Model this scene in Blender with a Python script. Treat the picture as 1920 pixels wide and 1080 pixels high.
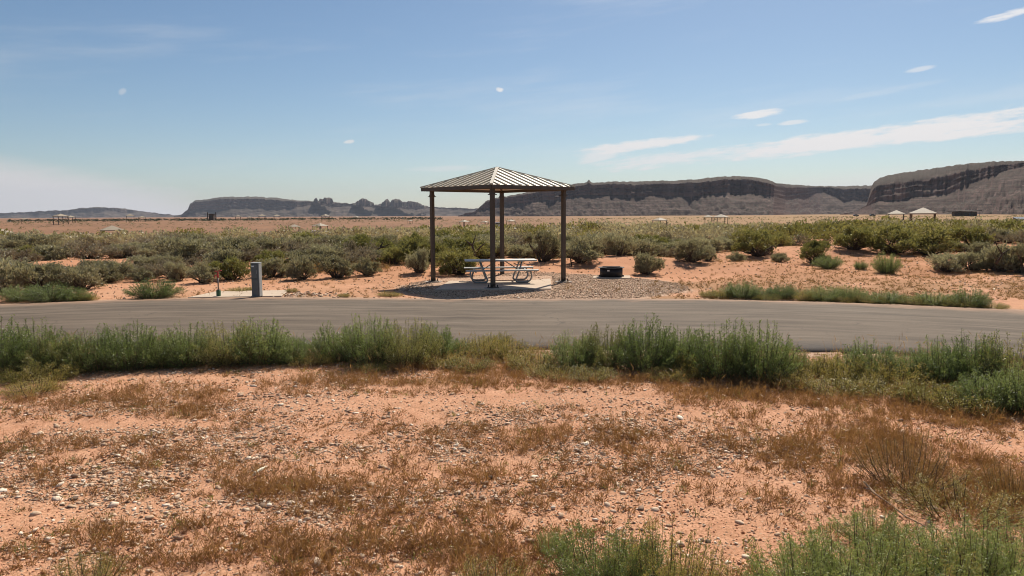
import bpy, math, random
import numpy as np
from mathutils import Matrix, Vector, Euler

for o in list(bpy.data.objects):
    bpy.data.objects.remove(o)
SC = bpy.context.scene
COL = SC.collection
PI = math.pi
rad = math.radians

# ------------------------------------------------------------------ camera
FPX = 1400.0            # focal length in pixels of the 1920 px wide photograph
CAMH = 2.3
HORIZON = 403.0
cam_d = bpy.data.cameras.new('camera')
cam_d.sensor_width = 36.0
cam_d.lens = FPX / 1920.0 * 36.0
cam_d.clip_start = 0.05
cam_d.clip_end = 60000.0
cam = bpy.data.objects.new('camera', cam_d)
COL.objects.link(cam)
PITCH = math.atan((540.0 - HORIZON) / FPX)
CAM_M = Matrix.Rotation(PI / 2 - PITCH, 4, 'X') @ Matrix.Rotation(rad(-0.3), 4, 'Z')
cam.matrix_world = Matrix.Translation((0, 0, CAMH)) @ CAM_M
SC.camera = cam

# ------------------------------------------------------------------ light
SUN_EL = rad(47.0)
SUN_AZ = rad(22.0)      # to the right of straight ahead (+Y)
SUN_DIR = Vector((math.sin(SUN_AZ) * math.cos(SUN_EL), math.cos(SUN_AZ) * math.cos(SUN_EL), math.sin(SUN_EL)))
sun_d = bpy.data.lights.new('sun', 'SUN')
sun_d.energy = 5.0
sun_d.angle = rad(0.53)
sun_d.color = (1.0, 0.93, 0.81)
sun = bpy.data.objects.new('sun', sun_d)
COL.objects.link(sun)
sun.rotation_euler = SUN_DIR.to_track_quat('Z', 'Y').to_euler()
sun.location = (20, 60, 80)

SC.view_settings.view_transform = 'Standard'
SC.view_settings.look = 'None'
SC.view_settings.gamma = 1.0
SC.view_settings.exposure = 0.36
SC.view_settings.use_curve_mapping = False
SC.render.engine = 'CYCLES'
SC.cycles.max_bounces = 5
SC.cycles.diffuse_bounces = 3
SC.cycles.transmission_bounces = 3
SC.cycles.volume_bounces = 0
SC.cycles.use_denoising = True
SC.cycles.filter_width = 1.0

def ray(px, py):
    v = CAM_M.to_3x3() @ Vector(((px - 960.0) / FPX, (540.0 - py) / FPX, -1.0))
    return v.normalized()

# ------------------------------------------------------------------ sky
W = bpy.data.worlds.new('World')
SC.world = W
W.use_nodes = True
nt = W.node_tree
nt.nodes.clear()
N, L = nt.nodes, nt.links

def wmath(op, a, b=None, c=None, clamp=False):
    n = N.new('ShaderNodeMath'); n.operation = op; n.use_clamp = clamp
    for i, v in enumerate((a, b, c)):
        if v is None: continue
        if isinstance(v, (int, float)): n.inputs[i].default_value = v
        else: L.new(v, n.inputs[i])
    return n.outputs[0]

sky = N.new('ShaderNodeTexSky')
sky.sky_type = 'NISHITA'
sky.sun_disc = False
sky.sun_elevation = SUN_EL
sky.sun_rotation = SUN_AZ
sky.altitude = 1400
sky.air_density = 1.0
sky.dust_density = 1.8
sky.ozone_density = 1.4
tc = N.new('ShaderNodeTexCoord')
nrm = N.new('ShaderNodeVectorMath'); nrm.operation = 'NORMALIZE'
L.new(tc.outputs['Generated'], nrm.inputs[0])
sep = N.new('ShaderNodeSeparateXYZ'); L.new(nrm.outputs[0], sep.inputs[0])
AZ = wmath('ARCTAN2', sep.outputs[0], sep.outputs[1])
EL = wmath('ARCSINE', sep.outputs[2])
# cirrus noise lives in azimuth / elevation, drawn out along a slight tilt
TILT = rad(5.5)
al = wmath('ADD', wmath('MULTIPLY', AZ, math.cos(TILT)), wmath('MULTIPLY', EL, math.sin(TILT)))
ac = wmath('SUBTRACT', wmath('MULTIPLY', EL, math.cos(TILT)), wmath('MULTIPLY', AZ, math.sin(TILT)))
def noise_vec(kx, ky):
    cb = N.new('ShaderNodeCombineXYZ')
    L.new(wmath('MULTIPLY', al, kx), cb.inputs[0]); L.new(wmath('MULTIPLY', ac, ky), cb.inputs[1])
    return cb.outputs[0]
def wnoise(vec, scale, detail, rough=0.6):
    n = N.new('ShaderNodeTexNoise'); n.inputs['Scale'].default_value = scale
    n.inputs['Detail'].default_value = detail; n.inputs['Roughness'].default_value = rough
    L.new(vec, n.inputs['Vector']); return n.outputs['Fac']
streak = wnoise(noise_vec(9.0, 75.0), 1.0, 6.0, 0.62)
streak2 = wnoise(noise_vec(40.0, 160.0), 1.0, 5.0, 0.6)
broad = wnoise(noise_vec(1.6, 11.0), 1.0, 3.0, 0.5)
puff = wnoise(noise_vec(90.0, 120.0), 1.0, 5.0, 0.55)
nz = wmath('ADD', wmath('MULTIPLY', wmath('SUBTRACT', streak, 0.5), 1.9), wmath('MULTIPLY', wmath('SUBTRACT', streak2, 0.5), 1.2))
nzp = wmath('MULTIPLY', wmath('SUBTRACT', puff, 0.5), 2.4)

def azel(px, py):
    v = ray(px, py)
    return math.atan2(v.x, v.y), math.asin(v.z)

def cloud(px, py, half_len, half_th, slope_deg, dens, soft=1.0, noise=None, kn=0.9, taper=0.0):
    a0, e0 = azel(px, py)
    hl, ht = half_len / FPX, half_th / FPX
    t = rad(slope_deg)
    da, de = wmath('SUBTRACT', AZ, a0), wmath('SUBTRACT', EL, e0)
    u = wmath('ADD', wmath('MULTIPLY', da, math.cos(t) / hl), wmath('MULTIPLY', de, math.sin(t) / hl))
    v = wmath('SUBTRACT', wmath('MULTIPLY', de, math.cos(t) / ht), wmath('MULTIPLY', da, math.sin(t) / ht))
    if taper:
        v = wmath('DIVIDE', v, wmath('MAXIMUM', wmath('MULTIPLY_ADD', u, taper, 1.0), 0.15))
    r2 = wmath('ADD', wmath('MULTIPLY', u, u), wmath('MULTIPLY', v, v))
    s = wmath('SUBTRACT', 1.0, r2)
    s = wmath('MULTIPLY_ADD', noise if noise is not None else nz, kn, s)
    m = N.new('ShaderNodeMapRange'); m.interpolation_type = 'SMOOTHSTEP'
    m.inputs['From Min'].default_value = 0.0; m.inputs['From Max'].default_value = soft
    m.inputs['To Max'].default_value = dens
    L.new(s, m.inputs['Value'])
    return m.outputs[0]

clouds = [
    cloud(1660, 256, 520, 21, 5.0, 1.0, 0.9, kn=1.35, taper=0.45),
    cloud(1440, 280, 340, 14, 4.0, 0.8, 0.9, kn=1.4),
    cloud(1205, 272, 130, 13, 7.0, 0.95, 0.9, kn=1.3, taper=-0.4),
    cloud(1130, 290, 56, 13, 14.0, 0.7, 0.8),
    cloud(1426, 214, 52, 8, 6.0, 0.9, 0.9, kn=1.1),
    cloud(1486, 230, 30, 5, 5.0, 0.65, 0.8, kn=0.6),
    cloud(1432, 234, 18, 3, 3.0, 0.4, 0.9, kn=0.6),
    cloud(1885, 30, 58, 7, 11.0, 0.85, 0.9, kn=1.3),
    cloud(1724, 130, 26, 5, 6.0, 0.5, 0.9, kn=0.7),
    cloud(1660, 172, 110, 7, 7.0, 0.22, 1.2),
    cloud(936, 168, 10, 5, -8.0, 0.85, 0.8, nzp, 0.8),
    cloud(655, 266, 11, 4.5, 8.0, 0.75, 0.8, nzp, 0.7),
    cloud(230, 172, 8, 6, 35.0, 0.35, 0.9, nzp, 0.8),
    cloud(838, 316, 84, 7, 2.0, 0.4, 1.2),
    cloud(14, 343, 30, 9, -3.0, 0.6, 0.9, nzp, 0.9),
    cloud(55, 344, 18, 7, 0.0, 0.6, 0.8, nzp, 0.9),
    cloud(300, 360, 60, 12, -2.0, 0.45, 1.2, nzp, 0.9),
]
tot = clouds[0]
for c in clouds[1:]:
    tot = wmath('MAXIMUM', tot, c)
# a soft bank of stratus low on the left, and thin veils everywhere
bank = cloud(-130, 395, 600, 104, -7.0, 1.0, 0.7, nz, 0.14)
bank2 = cloud(2050, 340, 720, 52, 2.0, 0.85, 1.3, nz, 0.15)
vm = N.new('ShaderNodeMapRange'); vm.interpolation_type = 'SMOOTHSTEP'
vm.inputs['From Min'].default_value = 0.47; vm.inputs['From Max'].default_value = 0.80; vm.inputs['To Max'].default_value = 0.30
L.new(wmath('MULTIPLY_ADD', wmath('SUBTRACT', streak, 0.5), 0.35, broad), vm.inputs['Value'])
tot = wmath('MAXIMUM', tot, wmath('MAXIMUM', bank, bank2))
tot = wmath('MAXIMUM', tot, vm.outputs[0])
# cloud colour: bright, a bit brighter towards the sun
sunv = N.new('ShaderNodeVectorMath'); sunv.operation = 'DOT_PRODUCT'
L.new(nrm.outputs[0], sunv.inputs[0]); sunv.inputs[1].default_value = SUN_DIR
glow = wmath('MULTIPLY_ADD', wmath('MAXIMUM', sunv.outputs['Value'], 0.0), 7.0, 5.2)
ccol = N.new('ShaderNodeCombineXYZ')
L.new(wmath('MULTIPLY', glow, 1.0), ccol.inputs[0]); L.new(wmath('MULTIPLY', glow, 0.975), ccol.inputs[1]); L.new(wmath('MULTIPLY', glow, 0.965), ccol.inputs[2])
hsv = N.new('ShaderNodeHueSaturation')
hsv.inputs['Saturation'].default_value = 1.13
L.new(sky.outputs[0], hsv.inputs['Color'])
mixs = N.new('ShaderNodeMix'); mixs.data_type = 'RGBA'
skt = N.new('ShaderNodeMix'); skt.data_type = 'RGBA'; skt.blend_type = 'MULTIPLY'; skt.inputs['Factor'].default_value = 1.0
skt.inputs['B'].default_value = (0.97, 1.02, 1.01, 1)
L.new(hsv.outputs[0], skt.inputs['A'])
L.new(tot, mixs.inputs['Factor']); L.new(skt.outputs['Result'], mixs.inputs['A']); L.new(ccol.outputs[0], mixs.inputs['B'])
bg = N.new('ShaderNodeBackground'); bg.inputs['Strength'].default_value = 0.066
L.new(mixs.outputs['Result'], bg.inputs['Color'])
wo = N.new('ShaderNodeOutputWorld'); L.new(bg.outputs[0], wo.inputs['Surface'])

# ------------------------------------------------------------------ noise in numpy
def _hash(ix, iy, iz, seed):
    n = (ix.astype(np.int64) * 374761393 + iy.astype(np.int64) * 668265263 + iz.astype(np.int64) * 2147483647 + seed * 1274126177) & 0xFFFFFFFF
    n = ((n ^ (n >> 13)) * 1274126177) & 0xFFFFFFFF
    n = n ^ (n >> 16)
    return (n & 0xFFFFFF) / float(0xFFFFFF)
def vn(x, y, z=0.0, seed=0):
    x = np.asarray(x, float); y = np.asarray(y, float) + 0 * x; z = np.asarray(z, float) + 0 * x
    ix, iy, iz = np.floor(x), np.floor(y), np.floor(z)
    fx, fy, fz = x - ix, y - iy, z - iz
    fx = fx * fx * (3 - 2 * fx); fy = fy * fy * (3 - 2 * fy); fz = fz * fz * (3 - 2 * fz)
    r = 0
    for dx in (0, 1):
        for dy in (0, 1):
            for dz in (0, 1):
                w = (fx if dx else 1 - fx) * (fy if dy else 1 - fy) * (fz if dz else 1 - fz)
                r = r + w * _hash(ix + dx, iy + dy, iz + dz, seed)
    return r
def fbm(x, y, z=0.0, oct=4, seed=0, gain=0.5):
    a, s, t = 1.0, 0.0, 0.0
    for k in range(oct):
        s = s + a * vn(np.asarray(x) * 2 ** k + 17.3 * k, np.asarray(y) * 2 ** k - 9.1 * k, np.asarray(z) * 2 ** k, seed + k)
        t += a; a *= gain
    return s / t
def sstep(a, b, x):
    t = np.clip((np.asarray(x, float) - a) / (b - a), 0, 1)
    return t * t * (3 - 2 * t)

# ------------------------------------------------------------------ the lie of the land
def gz_np(x, y):
    x = np.asarray(x, float); y = np.asarray(y, float)
    d = np.maximum(y, 1.0)
    u = x / d
    D = np.interp(u, [-0.8, -0.25, -0.05, 0.18, 0.32, 0.5, 0.8], [5.0, 5.4, 4.6, 3.0, 1.9, 0.9, 0.8])
    lo = np.interp(u, [-0.6, -0.3, -0.08, 0.3], [40.0, 44.0, 60.0, 58.0])
    b = sstep(0, 1, (d - lo) / 112.0) * (1 - 0.80 * sstep(270, 430, d))
    z = -D * b - 0.0006 * np.clip(d - 500, 0, 1500)
    m = sstep(24, 30, d)
    z = z + m * (1 - sstep(150, 300, d)) * (fbm(x / 5.5, y / 5.5, oct=3, seed=3) - 0.45) * 0.85
    z = z + sstep(150, 300, d) * (fbm(x / 60.0, y / 60.0, oct=3, seed=5) - 0.5) * 1.1 * (1 - sstep(1200, 2500, d))
    near = (1 - sstep(9.8, 11.8, d))
    z = z + near * ((fbm(x / 1.7, y / 1.7, oct=3, seed=8) - 0.5) * 0.10 + (fbm(x / 0.3, y / 0.3, oct=2, seed=9) - 0.5) * 0.022)
    # sand rises a little behind the shelter
    z = z + 0.30 * sstep(27, 32, d) * (1 - sstep(60, 90, d))
    return z
def gz(x, y):
    return float(gz_np(np.array([x]), np.array([y]))[0])
def gp(px, py, z=0.0):
    v = ray(px, py)
    t = (z - CAMH) / v.z
    return Vector((v.x * t, v.y * t, z))
def gd(px, d):
    v = ray(px, 403.0)
    x = v.x / v.y * d
    return Vector((x, d, gz(x, d)))

# ------------------------------------------------------------------ materials
def newmat(name):
    m = bpy.data.materials.new(name); m.use_nodes = True
    t = m.node_tree; t.nodes.clear()
    o = t.nodes.new('ShaderNodeOutputMaterial')
    return m, t, o
def nd(t, typ, **kw):
    n = t.nodes.new(typ)
    for k, v in kw.items():
        if k in n.inputs: n.inputs[k].default_value = v
        else: setattr(n, k, v)
    return n
def ramp(t, fac, stops, interp='LINEAR'):
    r = t.nodes.new('ShaderNodeValToRGB'); r.color_ramp.interpolation = interp
    e = r.color_ramp.elements
    e[0].position, e[0].color = stops[0][0], (*stops[0][1], 1)
    e[1].position, e[1].color = stops[-1][0], (*stops[-1][1], 1)
    for p, c in stops[1:-1]:
        k = e.new(p); k.color = (*c, 1)
    t.links.new(fac, r.inputs['Fac']); return r.outputs['Color']
def mixc(t, fac, a, b, mode='MIX'):
    n = t.nodes.new('ShaderNodeMix'); n.data_type = 'RGBA'; n.blend_type = mode
    for s, v in (('Factor', fac), ('A', a), ('B', b)):
        if isinstance(v, (int, float)): n.inputs[s].default_value = v
        elif isinstance(v, tuple): n.inputs[s].default_value = (*v, 1)
        else: t.links.new(v, n.inputs[s])
    return n.outputs['Result']
def tmath(t, op, a, b=None, c=None, clamp=False):
    n = t.nodes.new('ShaderNodeMath'); n.operation = op; n.use_clamp = clamp
    for i, v in enumerate((a, b, c)):
        if v is None: continue
        if isinstance(v, (int, float)): n.inputs[i].default_value = v
        else: t.links.new(v, n.inputs[i])
    return n.outputs[0]
def tnoise(t, vec, scale, detail=4, rough=0.55, out='Fac'):
    n = t.nodes.new('ShaderNodeTexNoise'); n.inputs['Scale'].default_value = scale
    n.inputs['Detail'].default_value = detail; n.inputs['Roughness'].default_value = rough
    if vec is not None: t.links.new(vec, n.inputs['Vector'])
    return n.outputs[out]
def mapping(t, vec, scale=(1, 1, 1), rot=(0, 0, 0)):
    m = t.nodes.new('ShaderNodeMapping'); m.inputs['Scale'].default_value = scale; m.inputs['Rotation'].default_value = rot
    t.links.new(vec, m.inputs['Vector']); return m.outputs[0]
def tpos(t): return t.nodes.new('ShaderNodeNewGeometry').outputs['Position']
def tobj(t): return t.nodes.new('ShaderNodeTexCoord').outputs['Object']
def attr(t, name): 
    a = t.nodes.new('ShaderNodeAttribute'); a.attribute_name = name; return a.outputs['Fac']
def bump(t, h, strength=0.3, dist=0.02):
    b = t.nodes.new('ShaderNodeBump'); b.inputs['Strength'].default_value = strength; b.inputs['Distance'].default_value = dist
    t.links.new(h, b.inputs['Height']); return b.outputs[0]
def principled(t, o, col, rough=0.8, metal=0.0, normal=None, spec=0.3):
    p = t.nodes.new('ShaderNodeBsdfPrincipled')
    for s, v in (('Base Color', col), ('Roughness', rough), ('Metallic', metal), ('Specular IOR Level', spec)):
        if isinstance(v, (int, float)): p.inputs[s].default_value = v
        elif isinstance(v, tuple): p.inputs[s].default_value = (*v, 1)
        else: t.links.new(v, p.inputs[s])
    if normal is not None: t.links.new(normal, p.inputs['Normal'])
    t.links.new(p.outputs[0], o.inputs['Surface']); return p

def paint(name, col, rough=0.5, metal=0.0, var=0.18, scale=6.0, spec=0.4, dirt=(0.28, 0.17, 0.10), dirt_amt=0.25):
    m, t, o = newmat(name)
    v = tobj(t)
    n1 = tnoise(t, v, scale, 5)
    n2 = tnoise(t, v, scale * 7, 3)
    lo = tuple(c * (1 - var) for c in col); hi = tuple(min(1, c * (1 + var)) for c in col)
    c = ramp(t, n1, [(0.3, lo), (0.7, hi)])
    f = ramp(t, n2, [(0.5, (0, 0, 0)), (0.85, (dirt_amt,) * 3)])
    c = mixc(t, f, c, dirt)
    r = tmath(t, 'MULTIPLY_ADD', n2, 0.25, rough - 0.1)
    principled(t, o, c, r, metal, bump(t, n2, 0.08, 0.004), spec)
    return m

def leafmat(name, cols, trans=0.35, rough=0.6, varamp=0.35):
    m, t, o = newmat(name)
    tint = attr(t, 'tint')
    info = t.nodes.new('ShaderNodeObjectInfo')
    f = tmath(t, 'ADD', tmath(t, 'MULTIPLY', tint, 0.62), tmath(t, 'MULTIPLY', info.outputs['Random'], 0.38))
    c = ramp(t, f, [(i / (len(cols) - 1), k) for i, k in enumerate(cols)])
    d = nd(t, 'ShaderNodeBsdfDiffuse'); t.links.new(c, d.inputs['Color'])
    g = nd(t, 'ShaderNodeBsdfTranslucent')
    t.links.new(mixc(t, 0.5, c, (1.0, 1.0, 0.45), 'MULTIPLY'), g.inputs['Color'])
    mx = nd(t, 'ShaderNodeMixShader'); mx.inputs[0].default_value = trans
    t.links.new(d.outputs[0], mx.inputs[1]); t.links.new(g.outputs[0], mx.inputs[2])
    gl = nd(t, 'ShaderNodeBsdfGlossy'); gl.inputs['Roughness'].default_value = 0.45; gl.inputs['Color'].default_value = (1, 1, 1, 1)
    m2 = nd(t, 'ShaderNodeMixShader'); m2.inputs[0].default_value = 0.03
    t.links.new(mx.outputs[0], m2.inputs[1]); t.links.new(gl.outputs[0], m2.inputs[2])
    t.links.new(m2.outputs[0], o.inputs['Surface'])
    return m

M = {}
M['sage'] = leafmat('sage_leaf', [(0.15, 0.132, 0.08), (0.25, 0.222, 0.14), (0.35, 0.312, 0.205), (0.47, 0.42, 0.29)], 0.42)
M['grease'] = leafmat('greasewood_leaf', [(0.11, 0.107, 0.036), (0.185, 0.175, 0.058), (0.27, 0.245, 0.086), (0.38, 0.325, 0.14)], 0.42)
M['thistle'] = leafmat('roadside_weed_leaf', [(0.070, 0.095, 0.030), (0.130, 0.170, 0.055), (0.215, 0.260, 0.088), (0.36, 0.375, 0.155)], 0.46)
M['yellowweed'] = leafmat('yellowing_weed_leaf', [(0.14, 0.14, 0.04), (0.25, 0.23, 0.065), (0.37, 0.29, 0.085), (0.48, 0.35, 0.12)], 0.42)
M['dry'] = leafmat('dry_weed_stem', [(0.15, 0.068, 0.024), (0.27, 0.135, 0.050), (0.39, 0.21, 0.085), (0.54, 0.34, 0.16)], 0.36)
M['straw'] = leafmat('straw_blade', [(0.26, 0.15, 0.06), (0.36, 0.22, 0.09), (0.48, 0.32, 0.15), (0.58, 0.42, 0.22)], 0.3)
M['farveg'] = leafmat('far_scrub_leaf', [(0.08, 0.085, 0.035), (0.14, 0.14, 0.055), (0.20, 0.18, 0.08), (0.28, 0.23, 0.12)], 0.3)
M['fartree'] = leafmat('far_tree_leaf', [(0.02, 0.03, 0.012), (0.04, 0.05, 0.022), (0.06, 0.07, 0.03), (0.10, 0.095, 0.05)], 0.2)

def barkmat():
    m, t, o = newmat('shrub_bark')
    n = tnoise(t, mapping(t, tobj(t), (6, 6, 1.5)), 5, 5)
    c = ramp(t, n, [(0.3, (0.045, 0.032, 0.024)), (0.7, (0.16, 0.12, 0.09))])
    principled(t, o, c, 0.9, 0, bump(t, n, 0.5, 0.01)); return m
M['bark'] = barkmat()

def groundmat():
    m, t, o = newmat('red_sand_ground')
    P = tpos(t)
    n_big = tnoise(t, P, 0.55, 5)
    n_mid = tnoise(t, P, 3.3, 5, 0.62)
    n_fine = tnoise(t, P, 42.0, 4, 0.65)
    n_tiny = tnoise(t, P, 160.0, 2, 0.6)
    sand = ramp(t, n_mid, [(0.25, (0.45, 0.212, 0.118)), (0.5, (0.62, 0.318, 0.188)), (0.78, (0.73, 0.41, 0.262))])
    sand = mixc(t, ramp(t, n_big, [(0.35, (0, 0, 0)), (0.7, (0.5,) * 3)]), sand, (0.62, 0.36, 0.22))
    sand = mixc(t, ramp(t, n_fine, [(0.36, (0.75,) * 3), (0.60, (0, 0, 0))]), sand, (0.30, 0.145, 0.072))
    # pebbly crust
    vo = nd(t, 'ShaderNodeTexVoronoi'); vo.inputs['Scale'].default_value = 38.0; t.links.new(P, vo.inputs['Vector'])
    sp = t.nodes.new('ShaderNodeSeparateColor'); t.links.new(vo.outputs['Color'], sp.inputs[0])
    peb = ramp(t, sp.outputs[0], [(0.0, (0.17, 0.105, 0.07)), (0.35, (0.34, 0.22, 0.145)), (0.7, (0.50, 0.35, 0.24)), (1.0, (0.68, 0.53, 0.40))], 'CONSTANT')
    vg = nd(t, 'ShaderNodeTexVoronoi'); vg.inputs['Scale'].default_value = 21.0; t.links.new(P, vg.inputs['Vector'])
    sg = t.nodes.new('ShaderNodeSeparateColor'); t.links.new(vg.outputs['Color'], sg.inputs[0])
    pg = ramp(t, sg.outputs[1], [(0.0, (0.19, 0.125, 0.088)), (0.3, (0.32, 0.215, 0.15)), (0.6, (0.44, 0.305, 0.215)), (1.0, (0.58, 0.44, 0.33))])
    gm = attr(t, 'pebble')
    gate = tmath(t, 'LESS_THAN', sp.outputs[1], gm)
    shape = tmath(t, 'LESS_THAN', vo.outputs['Distance'], 0.40)
    c = mixc(t, tmath(t, 'MULTIPLY', gate, shape), sand, peb)
    # crushed-gravel pad round the shelter
    pad = attr(t, 'pad')
    padn = tmath(t, 'ADD', pad, tmath(t, 'MULTIPLY', tmath(t, 'SUBTRACT', n_mid, 0.5), 0.5))
    padf = ramp(t, padn, [(0.42, (0, 0, 0)), (0.58, (1, 1, 1))])
    c = mixc(t, padf, c, mixc(t, 0.25, pg, sand))
    # dead plant litter
    lit = attr(t, 'litter')
    litn = tmath(t, 'ADD', lit, tmath(t, 'MULTIPLY', tmath(t, 'SUBTRACT', n_fine, 0.5), 1.1))
    litf = ramp(t, litn, [(0.38, (0, 0, 0)), (0.75, (0.75,) * 3)])
    c = mixc(t, litf, c, ramp(t, n_fine, [(0.3, (0.19, 0.095, 0.042)), (0.7, (0.40, 0.225, 0.11))]))
    # the open plain: bleached grass over red soil
    far = attr(t, 'far')
    fn = tnoise(t, mapping(t, P, (0.03, 0.012, 1)), 1.0, 6, 0.65)
    fn2 = tnoise(t, P, 0.55, 5, 0.7)
    warm = attr(t, 'warm')
    plainA = ramp(t, fn2, [(0.33, (0.10, 0.060, 0.034)), (0.52, (0.235, 0.125, 0.070)), (0.75, (0.35, 0.19, 0.11))])
    plainB = ramp(t, fn2, [(0.33, (0.15, 0.095, 0.045)), (0.52, (0.32, 0.20, 0.095)), (0.75, (0.44, 0.29, 0.15))])
    plain = mixc(t, warm, plainA, plainB)
    plain = mixc(t, ramp(t, fn, [(0.42, (0, 0, 0)), (0.62, (0.55,) * 3)]), plain, (0.30, 0.155, 0.085))
    c = mixc(t, tmath(t, 'MULTIPLY', attr(t, 'belt'), 0.6), c, ramp(t, n_big, [(0.3, (0.40, 0.175, 0.085)), (0.7, (0.56, 0.265, 0.14))]))
    c = mixc(t, far, c, plain)
    h = tmath(t, 'ADD', tmath(t, 'MULTIPLY', n_fine, 0.6), tmath(t, 'MULTIPLY', n_tiny, 0.4))
    h = tmath(t, 'ADD', h, tmath(t, 'MULTIPLY', tmath(t, 'MULTIPLY', gate, shape), 0.4))
    principled(t, o, c, 0.95, 0, bump(t, h, 0.55, 0.03), 0.12)
    return m
M['ground'] = groundmat()

def asphalt():
    m, t, o = newmat('worn_asphalt')
    P = tpos(t)
    uv = t.nodes.new('ShaderNodeAttribute'); uv.attribute_name = 'along'
    cr = t.nodes.new('ShaderNodeAttribute'); cr.attribute_name = 'across'
    cb = t.nodes.new('ShaderNodeCombineXYZ')
    t.links.new(tmath(t, 'MULTIPLY', uv.outputs['Fac'], 0.30), cb.inputs[0]); t.links.new(tmath(t, 'MULTIPLY', cr.outputs['Fac'], 2.6), cb.inputs[1])
    st = tnoise(t, cb.outputs[0], 1.0, 6, 0.62)
    agg = tnoise(t, P, 130.0, 3, 0.7)
    big = tnoise(t, P, 0.5, 4)
    c = ramp(t, st, [(0.30, (0.070, 0.050, 0.034)), (0.5, (0.115, 0.085, 0.060)), (0.70, (0.178, 0.135, 0.098))])
    c = mixc(t, ramp(t, big, [(0.4, (0, 0, 0)), (0.75, (0.35,) * 3)]), c, (0.185, 0.135, 0.095))
    c = mixc(t, 0.55, c, ramp(t, agg, [(0.3, (0.25,) * 3), (0.5, (0.5,) * 3), (0.75, (0.85,) * 3)]), 'OVERLAY')
    edge = ramp(t, tmath(t, 'ADD', cr.outputs['Fac'], tmath(t, 'MULTIPLY', tmath(t, 'SUBTRACT', tnoise(t, P, 5.0, 5, 0.7), 0.5), 0.7)), [(0.15, (0.85,) * 3), (0.85, (0, 0, 0))])
    c = mixc(t, edge, c, (0.060, 0.050, 0.045))
    vc = nd(t, 'ShaderNodeTexVoronoi'); vc.feature = 'DISTANCE_TO_EDGE'; vc.inputs['Scale'].default_value = 0.55
    wv = t.nodes.new('ShaderNodeVectorMath'); wv.operation = 'ADD'
    sc3 = t.nodes.new('ShaderNodeVectorMath'); sc3.operation = 'SCALE'; sc3.inputs['Scale'].default_value = 0.9
    t.links.new(tnoise(t, P, 1.3, 4, 0.6, 'Color'), sc3.inputs[0]); t.links.new(P, wv.inputs[0]); t.links.new(sc3.outputs[0], wv.inputs[1])
    t.links.new(wv.outputs[0], vc.inputs['Vector'])
    crk = tmath(t, 'MULTIPLY', ramp(t, vc.outputs['Distance'], [(0.004, (0.45,) * 3), (0.012, (0, 0, 0))]), ramp(t, big, [(0.52, (0, 0, 0)), (0.62, (1, 1, 1))]))
    c = mixc(t, crk, c, (0.035, 0.028, 0.024))
    dust = tmath(t, 'ADD', tmath(t, 'MULTIPLY', tmath(t, 'SUBTRACT', tnoise(t, P, 1.1, 6, 0.7), 0.5), 1.6), tmath(t, 'MULTIPLY', tmath(t, 'SUBTRACT', cr.outputs['Fac'], 6.6), 0.55))
    c = mixc(t, ramp(t, dust, [(0.0, (0, 0, 0)), (0.5, (0.6,) * 3)]), c, (0.36, 0.215, 0.135))
    principled(t, o, c, 0.9, 0, bump(t, agg, 0.5, 0.006), 0.25)
    return m
M['asphalt'] = asphalt()

def concrete(name, col):
    m, t, o = newmat(name)
    P = tpos(t)
    n1 = tnoise(t, P, 1.6, 6, 0.6); n2 = tnoise(t, P, 60.0, 3)
    c = ramp(t, n1, [(0.3, tuple(k * 0.8 for k in col)), (0.7, col)])
    c = mixc(t, ramp(t, tnoise(t, P, 4.5, 5, 0.7), [(0.5, (0, 0, 0)), (0.8, (0.45,) * 3)]), c, (0.44, 0.28, 0.19))
    c = mixc(t, 0.25, c, ramp(t, n2, [(0.3, (0.3,) * 3), (0.7, (0.7,) * 3)]), 'OVERLAY')
    principled(t, o, c, 0.9, 0, bump(t, n2, 0.25, 0.004), 0.2); return m
M['concrete'] = concrete('pale_concrete', (0.56, 0.44, 0.33))
M['footing'] = concrete('footing_concrete', (0.36, 0.31, 0.27))

def stonemat():
    m, t, o = newmat('gravel_stone')
    tint = attr(t, 'tint')
    c = ramp(t, tint, [(0.0, (0.13, 0.085, 0.055)), (0.2, (0.32, 0.20, 0.13)), (0.5, (0.50, 0.34, 0.22)), (0.78, (0.62, 0.46, 0.325)), (1.0, (0.80, 0.67, 0.52))])
    n = tnoise(t, tpos(t), 45.0, 4, 0.65)
    c = mixc(t, 0.5, c, ramp(t, n, [(0.3, (0.3,) * 3), (0.7, (0.7,) * 3)]), 'OVERLAY')
    principled(t, o, c, 0.85, 0, bump(t, n, 0.4, 0.006), 0.3); return m
M['stone'] = stonemat()

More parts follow.
